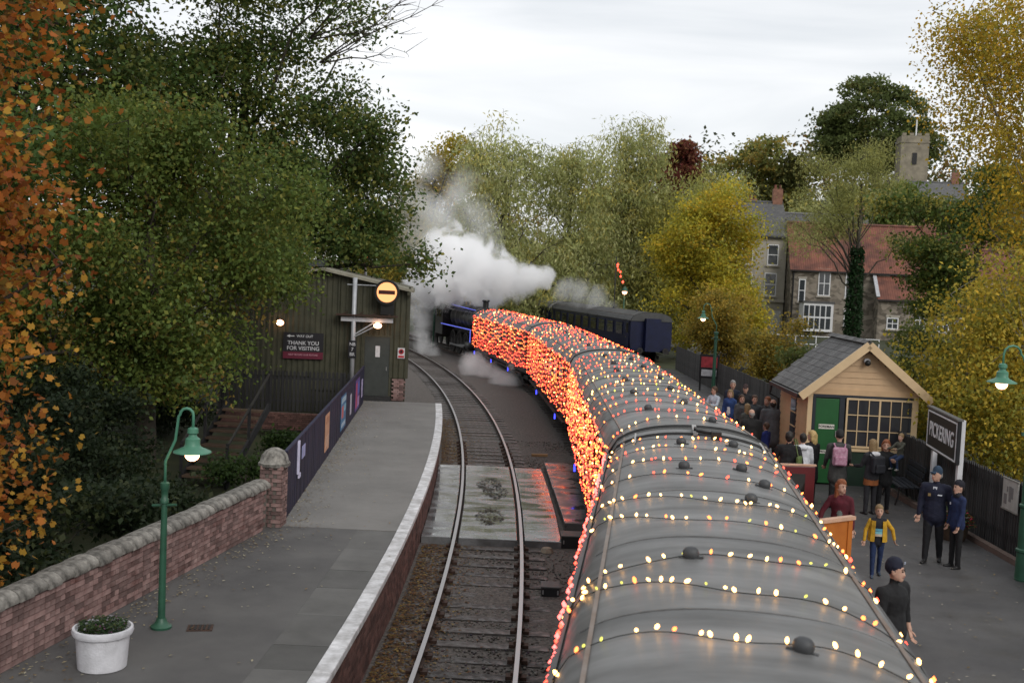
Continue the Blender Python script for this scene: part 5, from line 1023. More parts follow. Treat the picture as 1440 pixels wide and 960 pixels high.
    if ivy:
        k = ivy[1]; u = g.random(k) ** 1.1; a_ = g.uniform(0, 6.283, k); rr = ivy[2] * g.uniform(.6, 1.25, k) * (1.1 - .4 * u); leaves('ivy', np.stack([lean[0] * u * ivy[0] / trunk_h + rr * np.cos(a_), rr * np.sin(a_), u * ivy[0]], -1), np.array([(.018, .045, .014)]) * g.uniform(.5, 1.7, k)[:, None], .22, KITE, KF, .8, seed + 2, t)
    return t
OR = [(0.375, 0.131, 0.027, 3), (0.425, 0.213, 0.037, 3), (0.250, 0.075, 0.022, 2.2), (0.450, 0.300, 0.050, 1.6), (0.125, 0.100, 0.025, 0.8)]
YG = [(.46, .34, .04, 3), (.36, .31, .045, 3), (.22, .23, .04, 2.4), (.54, .36, .04, 1.4)]
DG = [(.08, .135, .033, 3), (.065, .098, .028, 3), (.16, .175, .042, 1.8), (.27, .25, .05, .6)]
OG = [(.135, .185, .04, 3), (.095, .145, .035, 2.5), (.22, .235, .045, 1.5), (.32, .2, .05, .5)]
WI = [(0.400, 0.420, 0.170, 3), (0.310, 0.340, 0.120, 3), (0.480, 0.470, 0.220, 2), (0.520, 0.440, 0.120, 0.8)]
HG = [(0.221, 0.243, 0.066, 3), (0.309, 0.265, 0.066, 2), (0.442, 0.309, 0.066, 1.4), (0.166, 0.189, 0.056, 2)]
tz = lambda x, y: (x, y, float(terrain(x, y)) )
# left of the line
tree('maple_tree', 'orange autumn maple overhanging the brick wall', tz(-9.0, 15.2), 11, [(.3, -.4, 4.5, 2.0, 2.2, 2.6, 2), (.5, -.2, 8.2, 2.3, 2.4, 3.0, 3), (0, .3, 12, 2.6, 2.6, 3.0, 2), (1.2, -1.2, 2.9, 1.5, 1.5, 1.7, 1.6), (1.0, -.8, 6.4, 1.9, 1.8, 2.2, 1.5), (.6, -.6, 10.5, 2.2, 2, 2.2, 1.4)], 1080, 30, .095, [(q[0] * .95, q[1] * .85, q[2] * .8, q[3]) for q in OR], .34, .2, 21, .55, MAPLE, MF, .8, shell=.5, bough=4, spread=.24, cvar=.5)
tree('broad_tree', 'broad olive green tree in front of the corrugated hut', tz(-10.9, 33.5), 8.2, [(0, 0, 5.6, 4.4, 4.2, 3.6, 3), (-1.2, -1.5, 8.6, 4.0, 3.6, 2.9, 2.2), (2.9, .2, 7.2, 2.9, 3, 2.4, 1.5), (-2.0, -3.2, 4.2, 3.4, 3.0, 3.2, 1.8), (.6, .5, 9.4, 3.4, 3, 2.0, 1), (-.3, -.8, 3.2, 4.2, 3.6, 2.0, 1.6), (-4.4, -2, 6.5, 2.6, 2.6, 3.6, 1.3), (2.2, 4.6, 6.4, 2.6, 2.4, 1.8, 1.1), (-.7, 3.4, 3.0, 2.2, 2.2, 2.3, 1.0)], 1950, 48, .145, OG, .46, .3, 32, .25, flat=.8, shell=.4, bough=17)
tree('tall_tree', 'tall dark green tree spreading above the corrugated hut', tz(-12.5, 51), 16, [(0, 0, 12.5, 6.5, 6, 5.5, 3), (5.0, -1, 11.0, 4.2, 4.4, 3.8, 2.2), (-4, -2, 14, 5, 5, 5, 2), (1.2, 0, 17.5, 5.2, 5, 4.2, 1.6), (6.0, -2.5, 7.4, 2.8, 3, 1.9, .8), (3, -1, 7.5, 4, 3.5, 3, 1.2), (-6, -2, 9, 4, 4, 5, 1.2)], 1500, 48, .2, DG, .62, .5, 43, .2, flat=.65, shell=.38, limbs=26, bough=19, bare=[((3.0, -1, 16.0), (8.2, -2.5, 19.2), 5), ((3.5, -1, 15.0), (7.5, -2, 16.8), 4)])
tree('dark_tree', 'dark green tree behind the orange maple', tz(-17.5, 30), 13, [(0, 0, 9, 5.5, 5, 6.5, 3), (1, 0, 15, 5, 5, 4, 2), (2.8, -1.5, 12, 3, 3, 4, 1.4), (3.2, -1, 6.5, 2.6, 3, 3.5, 1.2)], 850, 46, .2, [(.1, .16, .04, 3), (.07, .12, .035, 3), (.16, .2, .045, 1.5)], .62, .35, 54, .2, flat=.5, bough=12)
tree('dark_tree', 'deep green tree filling the gap above the broad olive tree', tz(-19.5, 43), 17, [(0, 0, 12, 6.5, 6, 7.5, 3), (2, 0, 19, 6, 6, 5, 2)], 800, 44, .25, DG, .8, .45, 65, .2, flat=.5, bough=10)
tree('dark_tree', 'large shadowy tree at the back of the left bank', tz(-28, 50), 16, [(0, 0, 11, 8, 7, 9, 3), (2, 0, 20, 7, 6, 6, 2)], 700, 40, .28, DG, 1.0, .5, 66, .2, flat=.5)
tree('dark_tree', 'shadowy tree low behind the hut roof on the left', tz(-16, 62), 12, [(0, 0, 8, 7, 6, 7, 3)], 600, 40, .24, OG, .8, .4, 67, .2, flat=.5)
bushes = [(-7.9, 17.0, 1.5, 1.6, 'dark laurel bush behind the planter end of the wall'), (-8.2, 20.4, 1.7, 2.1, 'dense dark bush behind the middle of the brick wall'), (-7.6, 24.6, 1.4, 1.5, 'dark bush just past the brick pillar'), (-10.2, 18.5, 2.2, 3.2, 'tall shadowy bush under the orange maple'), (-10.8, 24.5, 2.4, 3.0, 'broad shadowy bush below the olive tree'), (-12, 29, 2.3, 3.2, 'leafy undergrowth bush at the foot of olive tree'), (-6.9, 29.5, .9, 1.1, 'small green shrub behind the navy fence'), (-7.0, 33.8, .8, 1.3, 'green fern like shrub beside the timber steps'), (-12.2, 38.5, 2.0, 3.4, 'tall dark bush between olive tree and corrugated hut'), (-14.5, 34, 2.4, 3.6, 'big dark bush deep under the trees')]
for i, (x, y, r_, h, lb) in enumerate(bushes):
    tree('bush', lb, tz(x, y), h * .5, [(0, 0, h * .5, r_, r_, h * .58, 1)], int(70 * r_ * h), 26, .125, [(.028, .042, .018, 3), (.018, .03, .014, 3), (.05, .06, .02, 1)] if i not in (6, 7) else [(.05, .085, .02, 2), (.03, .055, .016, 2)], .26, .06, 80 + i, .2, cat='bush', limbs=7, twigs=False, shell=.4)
# right of the line
tree('birch_tree', 'yellow weeping birch hanging over the lamp column and fence', tz(14.2, 29.5), 8, [(-.4, 0, 3.4, 3.0, 2.8, 2.4, 3), (.6, .4, 5.2, 2.8, 2.8, 1.8, 2), (-1.9, -.5, 3.0, 1.9, 2.0, 1.5, 1.2)], 1050, 50, .115, YG, .42, .16, 101, .8, strand=1.1, bark=m_birch, shell=.42, bough=9)
tree('birch_tree', 'tall golden birch with drooping strands against the sky', tz(17.6, 37), 15, [(-1, 0, 12.6, 4.2, 3.5, 3.2, 2.2), (1, 0, 9.2, 4.2, 3.5, 3.4, 3), (1.5, 0, 15.5, 4.2, 3.5, 3.0, 1.6), (-2.6, -.5, 14.2, 2.3, 2.2, 1.6, .7), (1.2, -.5, 5.6, 3.2, 3, 2.6, 1.8)], 1500, 50, .12, [(.55, .37, .035, 3), (.42, .33, .04, 2.6), (.58, .34, .035, 1.3), (.26, .25, .04, 1.6)], .5, .25, 112, .8, strand=1.7, bark=m_birch, shell=.42, bough=11)
tree('maple_tree', 'dark green maple turning yellow in front of the cottages', tz(20.4, 50), 9, [(-.6, 0, 7.4, 3.6, 3.4, 2.3, 3), (-1.6, 0, 4.9, 2.2, 2.4, 1.6, 1.6), (1, 0, 9.2, 3.0, 3, 1.8, 1.2), (1.5, 0, 4, 3.4, 3, 2.6, 1.4)], 720, 48, .17, [(.11, .16, .035, 4), (.07, .11, .028, 3), (.33, .28, .05, 1.2), (.2, .2, .045, 1.4)], .52, .22, 123, .3, flat=.4)
tree('yellow_tree', 'bushy yellow green tree behind the platform lamp', tz(13.1, 76), 8.5, [(0, 0, 5.2, 4.0, 3.6, 4.2, 3), (.2, 0, 9.3, 3.2, 3, 2.9, 2), (-2.1, 0, 7.2, 2.0, 2, 2.4, .8), (.4, 0, 2.6, 3.6, 3.4, 2.2, 1)], 1000, 44, .2, [(.52, .42, .04, 3), (.4, .37, .045, 3), (.28, .29, .045, 1.6), (.62, .4, .035, 1.6)], .55, .25, 134, .2, flat=.6, bough=10)
tree('slender_tree', 'slender pale tree with ivy clad trunk before the red roofs', tz(26.0, 86), 12.5, [(-.6, 0, 13.2, 3.6, 3.4, 4.2, 3), (-1.6, 0, 9.4, 3.8, 3.2, 2.4, 1.4), (1.6, 0, 10.6, 2.6, 2.8, 2.8, 1)], 620, 36, .22, [(.34, .35, .12, 3), (.24, .25, .08, 2), (.34, .32, .09, 1.5)], .6, .26, 145, .9, SLIM, strand=1.3, shell=.5, ivy=(7.6, 4200, .55), limbs=22)
for i, (x, y, h, rw, lb) in enumerate([(-1.2, 96, 19.0, 5.0, 'tall pale olive willow rising behind the steam'), (4.6, 100, 19.6, 4.6, 'pale willow with dark trunk behind the grey roofed carriage'), (10.6, 104, 20.6, 4.6, 'tallest feathery willow between other willows'), (15.6, 100, 15.0, 4.6, 'shorter round willow behind the yellow green tree'), (21.5, 118, 17.5, 4.6, 'grey green willow in front of hillside trees')]):
    tree('willow_tree', lb, tz(x, y), h * .78, [(0, 0, h * .42, rw * 1.05, rw, h * .36, 3), (-.4, 0, h * .78, rw * .8, rw * .8, h * .29, 2), (.8, 0, h * .2, rw * 1.1, rw, h * .18, 1.1)], 650, 44, .42, WI if i != 3 else [(.36, .36, .1, 3), (.42, .38, .1, 2), (.3, .3, .09, 2)], .75, .35, 150 + i, 1.3, SLIM, strand=2.2, shell=.45, group=None, limbs=24, bough=7, spread=.15)
tree('yellow_tree', 'yellow tree top showing left of the tallest willows', tz(-9.5, 128), 17, [(0, 0, 13, 6, 5, 7, 3), (2.5, 0, 17.5, 4, 4, 3, 1)], 420, 40, .35, YG, .9, .4, 171, .2)
tree('yellow_tree', 'olive yellow tree low beside the hut roof', tz(-9.3, 88), 9, [(0, 0, 6.5, 2.9, 3, 5, 3)], 380, 40, .22, [(.4, .3, .05, 2), (.27, .26, .05, 3)], .6, .3, 172, .2)
for i, (x, y, zt_, rx, rz_, pal_, lb) in enumerate([(23.5, 150, 24.2, 4.5, 5.5, HG, 'mixed green hillside tree with orange flecks'), (31, 152, 27.0, 6.0, 6.0, HG, 'broad russet green tree crowning the hillside'), (37, 150, 24.5, 5.0, 6.0, [(.09, .1, .028, 3), (.14, .12, .03, 1)], 'dark green hillside tree next to russet crown'), (20.3, 148, 23.8, 2.4, 3.2, [(.16, .04, .03, 2), (.2, .09, .04, 1)], 'small purple red tree on the hillside edge'), (42, 146, 21, 4.5, 6, WI, 'pale thin hillside tree before the domed oak'), (14, 150, 21.5, 5, 7, YG, 'golden tree on the hill behind the willows'), (46, 128, 17, 5, 6, OG, 'green tree below the stone tower'), (33, 126, 14.5, 4.5, 5, WI, 'olive bushy tree behind the tall grey house'), (40, 122, 15.5, 5, 6, HG, 'yellowing tree behind the long red roof'), (45.5, 130, 19.5, 4.2, 6, WI, 'pale tree screening the foot of stone tower')]):
    z0_ = min(float(terrain(x, y)), zt_ - 9); hh = zt_ - z0_
    tree('hillside_tree', lb, (x, y, z0_), max(3, hh * .75), [(0, 0, hh - rz_, rx, rx, rz_, 3), (rx * .3, 0, hh - rz_ * 1.6, rx * .9, rx * .8, rz_, 1.4)], 380, 28, .5, pal_, .85, .35, 180 + i, .2, flat=.45, twigs=False)
z0_ = float(terrain(54, 172)); tree('domed_tree', 'big dome shaped dark oak on the hilltop by the tower', (54, 172, z0_), 12, [(0, 0, 38.2 - z0_ - 8, 9.2, 7, 8, 3), (-5.2, 0, 31.5 - z0_ - 3, 4.8, 4, 4.5, 1), (4.5, 0, 31 - z0_ - 3, 5, 4, 4.5, 1)], 800, 36, .56, [(.13, .165, .05, 3), (.1, .13, .042, 2), (.22, .2, .055, .8)], .8, .5, 195, .1, flat=.35, shell=.14, twigs=False, bough=1.3, spread=.03)
for i, (x, y, r_, h, lb) in enumerate([(11.5, 60, 2.3, 4.6, 'yellow leaved shrub by the blue carriage end'), (13.6, 55.5, 2.0, 3.4, 'amber shrub behind the platform lamp post'), (12.2, 46, 1.7, 2.6, 'green hedge shrub behind the crowd fence'), (13.2, 39.5, 1.8, 2.4, 'pale leaved shrub beside the hut gutter'), (16, 43, 2.2, 3.0, 'dense green shrub behind the slate roof'), (13.5, 34, 1.5, 2.6, 'dark bush in the gap right of hut')]):
    tree('bush', lb, tz(x, y), h * .6, [(0, 0, h * .55, r_, r_, h * .55, 1)], int(55 * r_ * h), 26, .15, ([(.46, .31, .05, 3), (.34, .27, .05, 2), (.18, .18, .04, 1)] if i < 2 else [(.1, .13, .035, 3), (.16, .18, .045, 2), (.23, .22, .06, 1)]), .36, .08, 210 + i, .2, cat='bush', limbs=8)
# far wood closing the valley
g = np.random.default_rng(5); cl = []
for k in range(230):
    x = g.uniform(-160, 210); y = g.uniform(170, 330); z = float(terrain(x, y)); h = g.uniform(9, 17); d = g.normal(size=(200, 3)); d /= np.linalg.norm(d, axis=1)[:, None]; cl.append(np.array([x, y, z + h * .55]) + d * np.array([h * .42, h * .42, h * .5]) * g.random((200, 1)) ** .35)
cl = np.concatenate(cl); pal_ = np.array([(.1, .11, .035), (.07, .085, .028), (.16, .14, .035), (.2, .12, .03)]); col_ = pal_[np.repeat(g.integers(0, 4, 230), 200)] * g.uniform(.7, 1.3, len(cl))[:, None]
tag(leaves('distant_wood', cl, col_, .85, KITE, KF, .1, 9, None), 'distant autumn wood closing the valley behind the willows', 'wood', kind='stuff')
# ------------------------------------------------------------------ people: one continuous remeshed body each
m_skin = M('skin', (0.5, 0.3, 0.22), 0.55, var=0.06, scale=6)
def cloth(nm, c): return M('cloth_' + nm, c, 0.85, var=0.25, scale=7, bump=0.9, bscale=11)
FOLDS = bpy.data.textures.new('cloth_folds', 'CLOUDS'); FOLDS.noise_scale = .07; FOLDS.noise_depth = 2
HAIR = {'brown': (.06, .03, .016), 'dark': (.016, .012, .01), 'blonde': (.42, .29, .12), 'grey': (.22, .21, .2), 'auburn': (.2, .06, .02), 'light': (.2, .13, .06)}
def cap_mesh(mb, p0, p1, r0, r1, fx, fy, n=12, k=4):
    """closed tapered capsule with an elliptical section"""
    p0 = Vector(p0); p1 = Vector(p1); d = (p1 - p0); L_ = d.length; d = d / L_ if L_ > 1e-6 else Vector((0, 0, 1))
    X = Vector((1, 0, 0)); X = (X - d * X.dot(d)); X = X.normalized() if X.length > .2 else (Vector((0, 1, 0)) - d * d.y).normalized(); Y = d.cross(X)
    rings = []
    for i in range(k, 0, -1): a_ = i / k * math.pi / 2 * .97; rings.append((p0 - d * r0 * math.sin(a_) * min(fx, fy, 1), r0 * math.cos(a_)))
    for u in (0, .33, .67, 1): rings.append((p0.lerp(p1, u), r0 + (r1 - r0) * u))
    for i in range(1, k + 1): a_ = i / k * math.pi / 2 * .97; rings.append((p1 + d * r1 * math.sin(a_) * min(fx, fy, 1), r1 * math.cos(a_)))
    vs = [c + X * (math.cos(2 * math.pi * j / n) * r_ * fx) + Y * (math.sin(2 * math.pi * j / n) * r_ * fy) for c, r_ in rings for j in range(n)]
    m_ = len(rings); fs = [(i * n + j, i * n + (j + 1) % n, (i + 1) * n + (j + 1) % n, (i + 1) * n + j) for i in range(m_ - 1) for j in range(n)] + [tuple(reversed(range(n))), tuple(range((m_ - 1) * n, m_ * n))]
    mb.add(vs, fs); return (np.array(p0), np.array(p1), r0, r1, np.array(X), np.array(Y), np.array(d), fx, fy)
def hand_mesh():
    mb = MB(); cap_mesh(mb, (0, 0, .02), (0, 0, -.07), .034, .04, 1.0, .42, 10, 3)
    for i, (x, l_, r_) in enumerate(((-.03, .062, .0085), (-.01, .075, .009), (.011, .07, .009), (.031, .055, .008))):
        a_ = Vector((x, 0, -.085)); b_ = a_ + Vector((x * .1, .012, -l_ * .5)); c_ = b_ + Vector((0, .03, -l_ * .42)); mb.tube([a_, b_, c_], [r_ * 1.1, r_, r_ * .75], 6)
    mb.tube([(-.03, .005, -.02), (-.055, .02, -.055), (-.05, .032, -.085)], [.012, .0105, .008], 6)
    return mb.mesh('hand', m_skin, True)
HANDM = hand_mesh()
def person(label, loc, rz, h, top, legs, shoes=(.012, .011, .011), hair='brown', style='short', coat=.0, arms=((4, 8, 12), (4, 8, 12)), stride=0.0, build=1.0, gloves=None, skirt=None, head_turn=0.0, sleeve=1.0, group=None, shirt=None, z=PZ, vox=.018, sit=False, child=False, hatc=None, scarf=None, hood=None, female=False, armi=0):
    t = thing('person', label, 'person', (loc[0], loc[1], z), rz, group); k = h / 1.75; B = build
    hs = 1.2 if child else 1.07
    prims = []; mb = MB(); mats = [cloth(str(top), top), cloth(str(legs), legs), M('shoe_' + str(shoes), shoes, .5), m_skin, M('hair_' + hair, HAIR[hair], .6, var=.35, scale=40)]
    if shirt: mats.append(cloth(str(shirt), shirt))
    else: mats.append(mats[0])
    if hatc: mats.append(cloth(str(hatc), hatc))
    else: mats.append(mats[4])
    def P(mi, p0, p1, r0, r1, fx=1.0, fy=1.0): prims.append((mi, cap_mesh(mb, Vector(p0) * k, Vector(p1) * k, r0 * k, r1 * k, fx, fy)))
    sw = .185 * B * (.92 if female else 1)
    hip = Vector((0, 0, .93))
    for s in (-1, 1):                           # legs
        f = stride * s
        hp = hip + Vector((s * .09, 0, -.02))
        if sit: kn = hp + Vector((s * .06, .34, -.12)); an = kn + Vector((0, -.08, -.34))
        else: kn = hp + Vector((s * .01, math.sin(f) * .43, -math.cos(f) * .43)); f2 = f - (.28 if f < 0 else .04) * abs(stride) / .3 * (1 if stride else 0); an = kn + Vector((s * .005, math.sin(f2) * .4, -math.cos(f2) * .4))
        P(1, hp, kn, .092 * B, .066 * B); P(1, kn, an, .066 * B, .052)
        P(2, an + Vector((0, -.035, -.055)), an + Vector((s * .02, .13, -.065)), .045, .038, 1.0, .9)
    low = .88
    P(0, (0, 0, low), (0, 0, 1.08), .155 * B, .148 * B, 1.0, .72); P(0, (0, 0, 1.08), (0, .012, 1.32), .15 * B, .178 * B, 1.0, .68)
    P(0, (-sw + .045, 0, 1.405), (sw - .045, 0, 1.405), .075, .075, 1, 1.0); P(0, (0, 0, 1.3), (0, -.005, 1.43), .165 * B, .1, 1.0, .66)
    if coat: P(0, (0, -.005, 1.1), (0, -.01, .92 - coat), .165 * B, (.19 + coat * .06) * B, 1.0, .74)
    if shirt: P(5, (0, .078 * B, 1.36), (0, .105 * B, .98), .05, .058, 1.0, .6)
    if skirt: P(1, (0, 0, .95), (0, 0, skirt), .15, .2, 1, .8)
    for s, (fwd, outw, bend) in zip((-1, 1), arms):
        sh = Vector((s * sw, 0, 1.4)); a_ = R(fwd); o_ = R(outw); d1 = Vector((s * math.sin(o_), math.sin(a_) * math.cos(o_), -math.cos(a_) * math.cos(o_))); el = sh + d1 * .285
        b_ = R(bend); d2 = Vector((-s * math.sin(b_ * .25) * (1 if bend > 60 else .2) + s * math.sin(o_) * .4, math.sin(a_ + b_), -math.cos(a_ + b_))).normalized(); wr = el + d2 * .245
        P(armi, sh, el, .062 * B, .05 * B); mid = el.lerp(wr, sleeve if sleeve < 1 else .97)
        P(armi, el, mid, .05 * B, .042)
        if sleeve < 1: P(3, mid, wr, .036, .03)
        ho = ob('hand', HANDM, t, wr * k); q = d2.to_track_quat('-Z', 'Y'); ho.rotation_mode = 'QUATERNION'; ho.rotation_quaternion = q; sc_ = k * (1.05 if not child else 1.0); ho.scale = (sc_ * (-s), sc_, sc_)
    P(3, (0, -.005, 1.42), (0, .012, 1.54), .054, .05)
    ht = R(head_turn); hd = lambda x, y, zz: Vector((x * hs * math.cos(ht) - y * hs * math.sin(ht), .02 + x * hs * math.sin(ht) + y * hs * math.cos(ht), 1.63 + (zz - 1.63 + .0) * hs + (.02 if child else 0)))
    HP = lambda mi, a_, b_, r0, r1, fx=1, fy=1: P(mi, hd(*a_), hd(*b_), r0 * hs, r1 * hs, fx, fy)
    HP(3, (0, .012, 1.585), (0, 0, 1.66), .07, .084, .92, 1.08); HP(3, (0, .05, 1.555), (0, .045, 1.57), .04, .045)       # jaw and skull
    HP(3, (0, .098, 1.605), (0, .092, 1.63), .016, .01)                                                                    # nose
    for s in (-1, 1): HP(3, (s * .076, -.005, 1.6), (s * .078, -.005, 1.635), .014, .017, .7, 1)                           # ears
    if style in ('short', 'long', 'bob', 'cap', 'beanie'):
        if style in ('cap', 'beanie'):
            HP(6, (0, -.014, 1.692), (0, -.014, 1.71), .09, .086, .95, 1.1)
            if style == 'cap': HP(6, (-.04, .1, 1.672), (.04, .1, 1.672), .03, .03, 1, .5); HP(4, (0, -.06, 1.6), (0, -.03, 1.66), .055, .07, 1.1, .8)
            else: HP(6, (0, -.03, 1.672), (0, -.018, 1.7), .088, .09, .99, 1.1)
            if female: HP(4, (0, -.07, 1.6), (0, -.05, 1.66), .06, .07, 1.2, .7)
        else:
            HP(4, (0, -.022, 1.665), (0, -.012, 1.69), .087, .086, 1.0, 1.1); HP(4, (0, -.05, 1.61), (0, -.03, 1.67), .064, .075, 1.15, .8); HP(4, (0, .045, 1.712), (0, .05, 1.716), .05, .046, 1.2, .8)
            if style in ('long', 'bob'):
                b0 = 1.5 if style == 'bob' else 1.4
                for s in (-1, 1): HP(4, (s * .07, -.025, 1.66), (s * .075, -.03, b0 + .04), .036, .032)
                HP(4, (0, -.06, 1.66), (0, -.07, b0), .07, .065, 1.1, .7)
    elif style == 'bald': HP(4, (0, -.055, 1.595), (0, -.05, 1.625), .06, .062, 1.3, .7)
    elif style == 'hood': HP(0, (0, -.02, 1.6), (0, -.015, 1.67), .1, .105, .98, 1.05)
    if hood: P(5 if shirt else 0, (-.07, -.11, 1.43), (.07, -.11, 1.43), .06, .06)
    if scarf: P(6 if hatc else 3, (-.03, .03, 1.47), (.03, .03, 1.47), .075, .075)
    tmp = mb.build('tmp', m_skin); md = tmp.modifiers.new('r', 'REMESH'); md.mode = 'VOXEL'; md.voxel_size = vox; dp = tmp.modifiers.new('d', 'DISPLACE'); dp.texture = FOLDS; dp.strength = .013 if vox < .02 else .016; dp.texture_coords = 'LOCAL'; sm = tmp.modifiers.new('s', 'SMOOTH'); sm.factor = .5; sm.iterations = 1
    return t, tmp, prims, mats, hd, k
PEOPLE = []
def add_person(*a, extra=None, **kw):
    r_ = person(*a, **kw); PEOPLE.append((r_, extra)); return r_[0]
def finish_people():
    dg = bpy.context.evaluated_depsgraph_get()
    for (t, tmp, prims, mats, hd, k), extra in PEOPLE:
        me = bpy.data.meshes.new_from_object(tmp.evaluated_get(dg)); bpy.data.objects.remove(tmp); me.name = 'body'
        nf = len(me.polygons); c = np.empty(nf * 3, np.float32); me.polygons.foreach_get('center', c); c = c.reshape(-1, 3).astype(float); best = np.full(nf, 9.); mi = np.zeros(nf, np.int32)
        for m_, (p0, p1, r0, r1, X, Y, d, fx, fy) in prims:
            L_ = max(1e-6, np.linalg.norm(p1 - p0)); q = c - p0; u = np.clip(q @ d / L_, 0, 1); w_ = q - np.outer(u * L_, d); rr = r0 + (r1 - r0) * u
            ds = np.sqrt((w_ @ X / fx) ** 2 + (w_ @ Y / fy) ** 2 + (w_ @ d) ** 2) - rr; sel = ds < best; best[sel] = ds[sel]; mi[sel] = m_
        me.materials.clear(); [me.materials.append(x) for x in mats]; me.polygons.foreach_set('material_index', mi); me.shade_smooth(); me.update(); ob('body', me, t)
        for s in (-1, 1):
            MB().ball(hd(s * .031, .088, 1.645) * k, .0105 * k, 8, 5).build('eye', M('eye_dark', (.015, .012, .012), .2), t, True)
            MB().bar(hd(s * .017, .093, 1.668) * k, hd(s * .047, .084, 1.668) * k, .01 * k, .007 * k).build('eyebrow', mats[4], t)
        MB().bar(hd(-.022, .094, 1.578) * k, hd(.022, .094, 1.578) * k, .012 * k, .007 * k).build('mouth', M('lips', (.32, .12, .1), .5), t)
        if extra: extra(t, k)
def backpack(col, w_=.3, col2=None):
    def f(t, k):
        o = MB().box((0, 0, 0), (w_ * k, .16 * k, .42 * k)).build('backpack', M('bag_' + str(col), col, .7, var=.35, scale=14, col2=col2), t, bevel=.05); o.location = (0, -.21 * k, 1.2 * k)
        MB().box((0, -.1 * k, -.08 * k), (w_ * .75 * k, .07 * k, .2 * k)).build('pocket', MATS['bag_' + str(col)], o, bevel=.025)
        for s in (-1, 1): MB().tube([(s * .1 * k, .02 * k, .2 * k), (s * .12 * k, .12 * k, .27 * k), (s * .125 * k, .27 * k, .24 * k), (s * .13 * k, .32 * k, .05 * k), (s * .13 * k, .2 * k, -.14 * k)], .02 * k, 6).build('strap', MATS['bag_' + str(col)], o)
    return f
def shoulder_bag(col, side=1, z=.95):
    def f(t, k):
        o = MB().box((0, 0, 0), (.1 * k, .3 * k, .28 * k)).build('shoulder_bag', M('bag_' + str(col), col, .7, var=.3, scale=9), t, bevel=.04); o.location = (side * .27 * k, -.12 * k, z * k)
        MB().tube([(0, .1 * k, .12 * k), (-side * .1 * k, .1 * k, .5 * k), (-side * .12 * k, -.02 * k, .52 * k), (0, -.1 * k, .12 * k)], .014 * k, 6).build('strap', MATS['bag_' + str(col)], o)
    return f
def officer_bits(t, k):
    MB().prism([(-.035, 1.42), (.035, 1.42), (.03, 1.3), (0, 1.26), (-.03, 1.3)], lambda a_, b_, d: (a_ * k, d * k, b_ * k), .098, .128).build('shirt_front', M('white_shirt', (.6, .62, .66), .7), t); MB().prism([(-.014, 1.4), (.014, 1.4), (.018, 1.24), (-.018, 1.24)], lambda a_, b_, d: (a_ * k, d * k, b_ * k), .12, .134).build('tie', M('navy_tie', (.02, .03, .07), .7), t)
    MB().box((-.09 * k, .128 * k, 1.28 * k), (.08 * k, .01 * k, .022 * k)).build('name_badge', M('white_shirt', (.6, .62, .66)), t); MB().box((.09 * k, .126 * k, 1.27 * k), (.05 * k, .012 * k, .055 * k)).build('crest', M('gold_crest', (.2, .14, .06), .5), t)
NV = (.008, .01, .026); BK2 = (.009, .009, .01)
add_person('man in navy station uniform and peaked cap, white name badge', (8.05, 20.83), R(150), 1.78, NV, (.008, .008, .01), hair='grey', style='cap', hatc=(.02, .04, .07), arms=((-6, 12, 14), (4, 9, 8)), coat=.06, stride=.14, head_turn=-35, build=1.12, vox=.0165, extra=officer_bits)
add_person('woman in navy blazer and dark hat with black trousers', (8.35, 20.5), R(104), 1.6, (.012, .022, .07), BK2, hair='dark', style='beanie', hatc=(.012, .012, .018), arms=((6, 6, 14), (2, 6, 10)), coat=.05, female=True, build=.95, vox=.0165, scarf=True, extra=lambda t, k: MB().box((.09 * k, .12 * k, 1.3 * k), (.03 * k, .01 * k, .05 * k)).build('badge', M('white_shirt', (.6, .62, .66)), t))
def boy_bits(t, k):
    for z, c in ((1.2, (.1, .3, .4)), (1.13, (.16, .4, .45)), (1.07, (.5, .42, .32))): MB().prism([(.178 * math.sin(a_), .148 * math.cos(a_)) for a_ in np.linspace(-.55, .55, 7)] + [(.14 * math.sin(a_), .08 * math.cos(a_)) for a_ in np.linspace(.55, -.55, 7)], lambda a_, b_, d: (a_ * k, b_ * k, d * k), z - .03, z + .03).build('shirt_stripe', cloth(str(c), c), t)
    for s in (-1, 1): MB().prism([(s * x, y) for x, y in ((.085, .145), (.17, .115), (.21, .0), (.2, -.12), (.18, -.12), (.185, 0), (.155, .1), (.085, .13))], lambda a_, b_, d: (a_ * k * (1 + (1.4 - d) * .28), b_ * k, d * k), .9, 1.42).build('open_jacket', cloth('yellow', (.5, .28, .02)), t)
add_person('small boy in open yellow jacket, striped jumper and jeans', (6.6, 19.6), R(172), 1.24, (.012, .013, .018), (.012, .025, .075), shoes=(.04, .06, .09), hair='light', hatc=(.5, .28, .02), armi=6, arms=((-14, 38, 10), (-4, 22, 22)), stride=.16, child=True, vox=.0145, extra=boy_bits, build=1.02)
add_person('woman in burgundy coat with patterned top holding the boy by hand', (5.92, 19.62), R(158), 1.68, (.075, .007, .014), BK2, hair='auburn', style='long', arms=((6, 10, 10), (8, 30, 14)), coat=.18, shirt=(.11, .13, .12), female=True, head_turn=45, vox=.0165)
def beanie_bits(t, k):
    MB().box((-.018 * k, .118 * k, 1.745 * k), (.038 * k, .012 * k, .026 * k), R(12)).build('beanie_badge', M('badge_pale', (.3, .34, .42), .5), t)
add_person('man in black jacket and navy beanie standing by the train', (4.74, 13.4), R(-138), 1.8, BK2, (.05, .065, .09), hair='dark', style='beanie', hatc=(.01, .012, .026), arms=((2, 9, 16), (2, 9, 10)), coat=.02, build=1.3, head_turn=12, sleeve=.5, vox=.0155, extra=beanie_bits)
